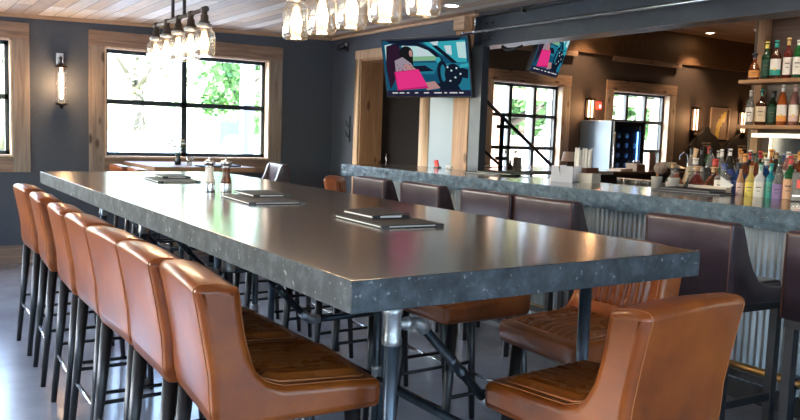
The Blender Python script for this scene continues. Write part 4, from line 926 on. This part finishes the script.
for i, (y, z, w_, h_) in enumerate([(.13,.15,.05,.06),(.06,.12,.05,.05),(.10,.08,.06,.05),(0,.04,.06,.05),(.03,.0,.05,.05),(-.05,-.03,.05,.06),(-.02,-.09,.045,.06),(-.07,-.15,.04,.05),(-.03,-.2,.04,.035)]):
    m.add([(.0125+.0002*i, y-w_, z-h_),(.0125+.0002*i, y+w_*.6, z-h_*1.1),(.0125+.0002*i, y+w_, z+h_),(.0125+.0002*i, y-w_*.5, z+h_*.9)], [(0,1,2,3)], 1)
m.build('canvas', [plain('canvas_taupe', (.3,.2,.14), .6), plain('canvas_yellow', (.85,.6,.06), .5)], t, recalc=False)
def shirt(lab, y, z):
    t = thing('hanging_shirt', lab, 'shirt', (W,y,z), 0, 'black t-shirts hanging on the brown wall')
    P = [(-.27,-.62),(.27,-.62),(.27,-.16),(.33,-.24),(.44,-.14),(.27,.04),(.10,.12),(.07,.20),(-.07,.20),(-.10,.12),(-.27,.04),(-.44,-.14),(-.33,-.24),(-.27,-.16)]
    MB().prism(P, 'x', .02, .075).build('shirt', plain('black_cotton', (.008,.007,.008), .9), t, bevel=.02, seg=3)
    m = MB()
    for i, (a, b) in enumerate([(-.13,-.02),(0.0,.12),(-.10,.13)]): m.box((.0755,a,-.09-.045*(i//2)),(.078,b,-.06-.045*(i//2)))
    m.build('chest_print', plain('faded_print', (.16,.14,.13), .8), t)
shirt('black t-shirt with grey chest print hanging left of the yellow picture', 11.62, 1.47)
shirt('black t-shirt with grey chest print hanging right of the yellow picture', 12.62, 1.44)
# things on the back counter
def small_box(name, lab, cat, loc, size, mat, rz=0, part='body'):
    t = thing(name, lab, cat, loc, R(rz)); sx, sy, sz = size
    MB().box((-sx/2,-sy/2,0),(sx/2,sy/2,sz)).build(part, mat, t, bevel=min(size)*.08); return t
t = small_box('wooden_box', 'brown crate on the back counter below the far window', 'box', (-7.3,8.72,.975), (.2,.18,.10), wood('crate',(.32,.22,.13),(.2,.13,.08),'X',knot=False)); 
for y in (-.03,.03): MB().lathe([(0,.1),(.025,.1),(.025,.13),(.01,.145),(.01,.16),(0,.16)], (0,y,0), 12).build('jar', chrome, t)
t = small_box('menu_card', 'pale upright card standing on the back counter in front of the window', 'card', (-7.3,9.06,.975), (.02,.15,.26), plain('pale_card', (.65,.48,.4), .6), 8)
MB().box((-.04,-.06,0),(.04,.06,.01)).build('base', paper, t)
t = thing('payment_terminal', 'low black till on the back counter below the window', 'till', (-7.35,9.48,.975), R(0))
m = MB(); m.prism([(-.15,0),(.17,0),(.17,.04),(-.12,.12),(-.15,.12)], 'y', -.22, .22); m.build('body', black_plastic, t, bevel=.004)
m = MB(); m.prism([(-.11,.1185),(.14,.052),(.14,.0535),(-.11,.12)], 'y', -.18, .18); m.build('screen', plain('till_screen', (.15,.25,.25), .08), t)
t = thing('tap_faucet', 'curved silver tap on the back counter', 'tap', (-7.3,9.62,.975))
MB().path([(0,0.25,0),(0,.25,.16),(0,.22,.24),(0,.14,.27),(0,.06,.22),(0,.05,.16)], .011, 8).build('spout', chrome, t)
t = thing('feather_tool', 'thin curved pale blade standing on the counter below the window corner', 'utensil', (-7.25,10.35,.975))
MB().path([(0,.08,0),(0,.09,.1),(0,.05,.2),(0,-.02,.3)], [.02,.018,.012,.003], 8).build('blade', plain('pale_blade', (.6,.55,.5), .3), t)
for i, y in enumerate((10.9,11.1)):
    t = thing('small_glass', ['left small glass at the right end of the back counter','right small glass at the right end of the back counter'][i], 'glass', (-7.3,y,.975), 0, 'small glasses on the back counter')
    MB().lathe([(0,0),(.028,0),(.034,.13),(.032,.13),(.025,.005),(0,.005)], n=16, closed_ends=False).build('tumbler', jar_glass, t)
t = thing('paper_stack', 'low pale stack of papers left of the crate on the back counter', 'papers', (-7.28,8.4,.975), R(3))
for i in range(4): MB().box((-.1,-.13,.008*i),(.1,.13,.008*i+.0075)).build('sheet_pad', plain('pale_pad', (.6,.5,.42), .8), t)

# window-side high tables in the bar room
for i, (x, y, l, hw, zt) in enumerate([(-7.1,6.65,'pale high table by the divided window, farther of two',.78,1.03),(-6.45,6.15,'pale high table in front of the divided window, nearer of two',.85,1.03)]):
    t = thing('high_table', l, 'table', (x,y,0), 0, 'high tables behind the steel post')
    MB().box((-.28,-hw,zt-.04),(.28,hw,zt)).build('tabletop', noisy('pale_top',[(.3,(.3,.3,.3)),(.7,(.45,.45,.45))],scale=6,rough=.18), t, bevel=.003)
    for s in (-1,1): MB().tube((0,s*hw*.6,.02),(0,s*hw*.6,zt-.04),.028,n=12).tube((0,s*hw*.6,0),(0,s*hw*.6,.02),.17,n=20).build('leg', pipe_black, t)
t = thing('bud_vase', 'dark bud vase with a white bloom on the high table before the divided window', 'vase', (-6.5,5.72,1.03))
MB().lathe([(0,0),(.035,0),(.03,.03),(.01,.07),(.012,.10),(0,.10)], n=14).build('vase', black_plastic, t)
for s in (-1,1):
    st = MB().path([(0,0,.1),(s*.01,s*.03,.14),(s*.012,s*.05,.18)], .003, 5).build('stem', MATS['stem_green'], t); MB().sphere((s*.012,s*.055,.19), .018, 8, 6).build('blossom', MATS['blossom_white'], st)
t = small_box('table_caddy', 'small grey condiment caddy beside the bud vase', 'caddy', (-6.5,5.82,1.03), (.07,.07,.13), plain('caddy_grey', (.35,.33,.3), .5)); MB().box((-.03,-.03,.13),(.03,.03,.135)).build('lid', white, t)
# stair railing
t = thing('stair_railing', 'black steel stair railing with sloping rails in front of the divided window', 'railing', (-6.0,4.85,0))
MB().tube((0,-.06,1.82),(0,1.05,1.065),.018,n=10).build('top_rail', blackmetal, t)
MB().box((-.015,.283,0),(.015,.317,1.60)).build('post', blackmetal, t); MB().box((-.015,-.09,0),(.015,-.06,1.85)).build('post', blackmetal, t); MB().box((-.015,1.03,0),(.015,1.06,1.08)).build('post', blackmetal, t)
MB().tube((0,-.07,1.34),(0,.32,1.08),.014,n=8).build('lower_rail', blackmetal, t)
for z in (1.48,1.165): MB().box((-.03,.25,z-.018),(.03,.35,z+.018)).build('glass_clamp', blackmetal, t)
MB().box((-.005,.35,.2),(.005,1.0,1.0)).build('glass_panel', win_glass, t)

# ------------------------------------------------------------------ outside
asphalt = noisy('pale_asphalt', [(.3,(.36,.36,.36)),(.7,(.46,.46,.45))], scale=3, rough=.9)
lawn = noisy('lawn', [(.3,(.10,.2,.05)),(.7,(.2,.33,.1))], scale=4, rough=.9)
struct(MB().box((-60,-45,-.25),(W-.25,60,-.2)).build('ground_outside', asphalt))
struct(MB().box((-60,-45,-.21),(-24,60,-.12)).build('ground_lawn', lawn))
struct(MB().box((W-.22,-45,-.25),(45,S_-.25,-.2)).build('ground_south', asphalt))
struct(MB().box((E_+.25,S_-.25,-.25),(45,60,-.2)).build('ground_east', asphalt))
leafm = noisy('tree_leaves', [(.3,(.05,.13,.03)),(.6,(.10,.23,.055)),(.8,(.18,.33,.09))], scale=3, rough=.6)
leaf2 = noisy('tree_leaves_glare', [(.3,(.36,.46,.26)),(.7,(.55,.62,.42))], scale=3, rough=.6)  # washed-out glare outside is painted into these pale leaf colours
bark = noisy('bark', [(.3,(.10,.075,.055)),(.7,(.2,.16,.12))], scale=8, stretch=(6,6,1), rough=.9)
def tree(lab, x, y, h, r, mat, seed, z0=-.15):
    t = thing('tree', lab, 'tree', (x,y,z0), 0, 'trees outside the windows'); rd = random.Random(seed)
    tr = MB().path([(0,0,0),(.05*r,.03*r,h*.25),(-.04*r,.05*r,h*.5),(0,0,h*.75)], [.09*r+.05,.07*r+.04,.05*r+.03,.02*r+.01], 8)
    for k in range(6): a = rd.uniform(0,6.28); z = h*rd.uniform(.3,.6); tr.path([(0,0,z),(cos(a)*r*.35,sin(a)*r*.35,z+h*.1),(cos(a)*r*.65,sin(a)*r*.65,z+h*.2)], [.04*r,.025*r,.01*r], 6)
    tr.build('trunk', bark, t)
    m = MB(); n = 3600 if mat is leafm and y > 15 else 1500; zc_ = h*.62; s = .11+.02*r
    cl = [(rd.gauss(0,.42)*r, rd.gauss(0,.42)*r, zc_+rd.gauss(0,.2)*h) for _ in range(26)]
    for _ in range(n):
        c = rd.choice(cl); d = Vector((rd.gauss(0,1),rd.gauss(0,1),rd.gauss(0,1))).normalized()*rd.uniform(.12,.3)*r
        p = Vector(c)+d; u = Vector((rd.gauss(0,1),rd.gauss(0,1),rd.gauss(0,1))).normalized(); w = u.orthogonal().normalized()
        m.add([p-u*s, p+w*s*.55, p+u*s, p-w*s*.55], [(0,1,2,3)])
    m.build('crown', mat, t, recalc=False)
for i, (x, y, h, r, mt, l) in enumerate([(-26,6.8,6.5,2.6,leaf2,'glare-paled green tree behind the white car, middle of the large window'),(-24,9.7,4.8,1.7,leafm,'bushy green tree at the right side of the large window'),(-30,3.5,7,3.0,leaf2,'glare-paled tree at the left side of the large window'),
        (-33,12.5,8,3.2,leaf2,'tall glare-paled tree behind the parking area'),(-19,16.2,5.8,3.0,leafm,'green tree seen in the left panes of the divided window'),(-22,19.8,6.4,3.1,leafm,'green tree seen in the right panes of the divided window'),
        (-19,23.5,6,2.9,leafm,'green tree seen in the left panes of the far window'),(-21,28.5,6.4,3.2,leafm,'green tree seen in the right panes of the far window'),(-26,-1,6.5,2.7,leaf2,'glare-paled tree seen through the leftmost window'),(-36,22,8,3.4,leaf2,'distant glare-paled tree beyond the timber porch')]):
    tree(l, x, y, h, r, mt, 40+i)
def car(lab, x, y, rz, col):
    t = thing('car', lab, 'car', (x,y,-.2), rz, 'cars parked outside'); pm = plain('car_paint_'+lab.split()[0], col, .25, coat=.6)
    side = [(-2.2,.35),(-2.25,.62),(-2.1,.86),(-1.25,.98),(-.75,1.42),(.75,1.45),(1.45,1.02),(2.05,.92),(2.22,.7),(2.2,.35)]
    m = MB(); loft_profile(m, side, .86, .12, lambda y_, z_, q: (0, -.03*q*q), 5); b = m.build('body', pm, t)
    g = MB()
    for s in (-1,1): g.add([(s*.868,-1.12,1.0),(s*.868,-.72,1.34),(s*.868,-.02,1.37),(s*.868,-.02,1.0)], [(0,1,2,3)]); g.add([(s*.868,.05,1.0),(s*.868,.05,1.37),(s*.868,.72,1.36),(s*.868,1.25,1.04)], [(0,1,2,3)])
    g.add([(-.7,1.40,1.085),(.7,1.40,1.085),(.62,.80,1.44),(-.62,.80,1.44)], [(0,1,2,3)]); g.add([(-.7,-1.24,1.02),(.7,-1.24,1.02),(.62,-.80,1.40),(-.62,-.80,1.40)], [(0,1,2,3)])
    for i in range(0): pass
    g.build('window_glass', plain('car_glass', (.2,.33,.38), .08), t, recalc=False)
    for sx in (-1,1):
        for yy in (-1.35,1.35):
            w = MB().tube((sx*.72,yy,.32),(sx*.88,yy,.32),.32,n=20).build('wheel', plain('tyre', (.02,.02,.022), .8), t); MB().tube((sx*.885,yy,.32),(sx*.892,yy,.32),.19,n=14).build('rim', chrome, w)
    for sx in (-1,1): MB().box((sx*.62-.14,2.16,.62),(sx*.62+.14,2.235,.74)).build('headlight', plain('lamp_lens', (.7,.7,.7), .1), t, bevel=.02)
    MB().box((-.45,2.17,.45),(.45,2.235,.58)).build('grille', black_plastic, t, bevel=.01)
car('white car parked outside the left panes of the large window', -15.5, 3.6, R(-60), (.8,.81,.82))
car('silver car parked outside the right panes of the large window', -17.5, 7.8, R(-85), (.7,.72,.74))
car('pale car parked outside the leftmost window', -17, -.4, R(-80), (.75,.72,.7))
# white porch posts next to the large window and the timber porch by the far windows
for i, (x, y, l) in enumerate([(-9.6,3.93,'white square porch post by the right jamb of the large window, wider'),(-9.4,4.13,'white square porch post at the right edge of the large window')]):
    t = thing('porch_post', l, 'post', (x,y,-.2), 0, 'white porch posts'); MB().box((-.07,-.07,0),(.07,.07,3.1)).build('shaft', plain('white_post', (.6,.66,.74), .5), t); MB().box((-.1,-.1,0),(.1,.1,.18)).build('base', MATS['white_post'], t)
pt = thing('timber_porch', 'brown timber porch frame outside the divided windows', 'porch', (-10.4,12.0,-.2))
ptim = wood('porch_timber', (.55,.33,.22), (.38,.22,.14), 'Y', knot=False)
MB().box((-.08,-4.5,2.25),(.08,6.2,2.42)).build('beam', ptim, pt)
for y in (-3.18,-.1,.9,4.4): MB().box((-.07,y-.07,0),(.07,y+.07,2.25)).build('post', ptim, pt)
ft = thing('board_fence', 'low pale board fence beyond the timber porch', 'fence', (-15,16,-.2)); m = MB()
for i in range(60): m.box((-.02,-8+.27*i,0),(.02,-8+.27*i+.25,1.55))
m.build('boards', plain('pale_board', (.62,.45,.33), .8), ft); MB().box((-.04,-8,1.55),(.04,8.2,1.62)).build('cap_rail', plain('pale_cap', (.6,.5,.4), .8), ft)
t = thing('utility_box', 'small teal box standing outside the large window', 'box', (-21,8.0,-.15)); MB().box((-.3,-.3,1.0),(.3,.3,1.7)).build('cabinet', plain('teal_box', (.04,.13,.16), .5), t, bevel=.02); MB().box((-.06,-.06,0),(.06,.06,1.0)).build('post', chrome, t)
# ------------------------------------------------------------------ light
wd = bpy.data.worlds.new('sky'); SC.world = wd; wd.use_nodes = True; nt = wd.node_tree; N = nt.nodes; L = nt.links
bg = N['Background']; sk = N.new('ShaderNodeTexSky'); sk.sky_type = 'NISHITA'; sk.sun_elevation = R(38); sk.sun_rotation = R(215); sk.sun_disc = False
sk.air_density = 1.2; sk.dust_density = 2.5; sk.ozone_density = 1.
tn = N.new('ShaderNodeMixRGB'); tn.blend_type = 'MULTIPLY'; tn.inputs[0].default_value = 1; tn.inputs[2].default_value = (.86,.96,1.12,1); L.new(sk.outputs[0], tn.inputs[1]); L.new(tn.outputs[0], bg.inputs[0]); bg.inputs[1].default_value = .8
def portal(loc, rot, sx, sy):
    l = bpy.data.lights.new('window_portal', 'AREA'); l.shape = 'RECTANGLE'; l.size = sx; l.size_y = sy; l.cycles.is_portal = True
    o = bpy.data.objects.new('window_portal', l); COL.objects.link(o); o.location = loc; o.rotation_euler = rot
for k, (y0, y1, z0, z1) in list(win.items()) + [(9, (-2.6,-1.0,1.03,2.15))]: portal((W-.2,(y0+y1)/2,(z0+z1)/2), (0,R(-90),0), z1-z0, y1-y0)
for (a, b, z0, z1) in [(-7.3,-5.3,.9,2.2), (-4.6,-2.4,.9,2.2), (1.2,2.8,.6,2.2)]: portal(((a+b)/2,S_-.2,(z0+z1)/2), (R(90),0,0), b-a, z1-z0)
for (a, b, z0, z1) in [(-2.2,-.2,.5,2.2), (.6,2.8,.5,2.2), (3.3,4.1,.9,2.2)]: portal((E_+.2,(a+b)/2,(z0+z1)/2), (0,R(90),0), z1-z0, b-a)
sd = bpy.data.lights.new('sun', 'SUN'); sd.energy = 13; sd.angle = R(1.5); sd.color = (.94,.97,1)
so = bpy.data.objects.new('sun', sd); COL.objects.link(so); so.rotation_euler = Vector((-.55,.16,-.82)).to_track_quat('-Z','Y').to_euler()
SC.view_settings.view_transform = 'Standard'; SC.view_settings.look = 'None'; SC.view_settings.gamma = 1; SC.view_settings.exposure = 1.95
SC.cycles.max_bounces = 8; SC.cycles.diffuse_bounces = 4; SC.cycles.transparent_max_bounces = 16; SC.cycles.caustics_reflective = False; SC.cycles.caustics_refractive = False
SC.cycles.sample_clamp_indirect = 6
SC.cycles.use_denoising = True
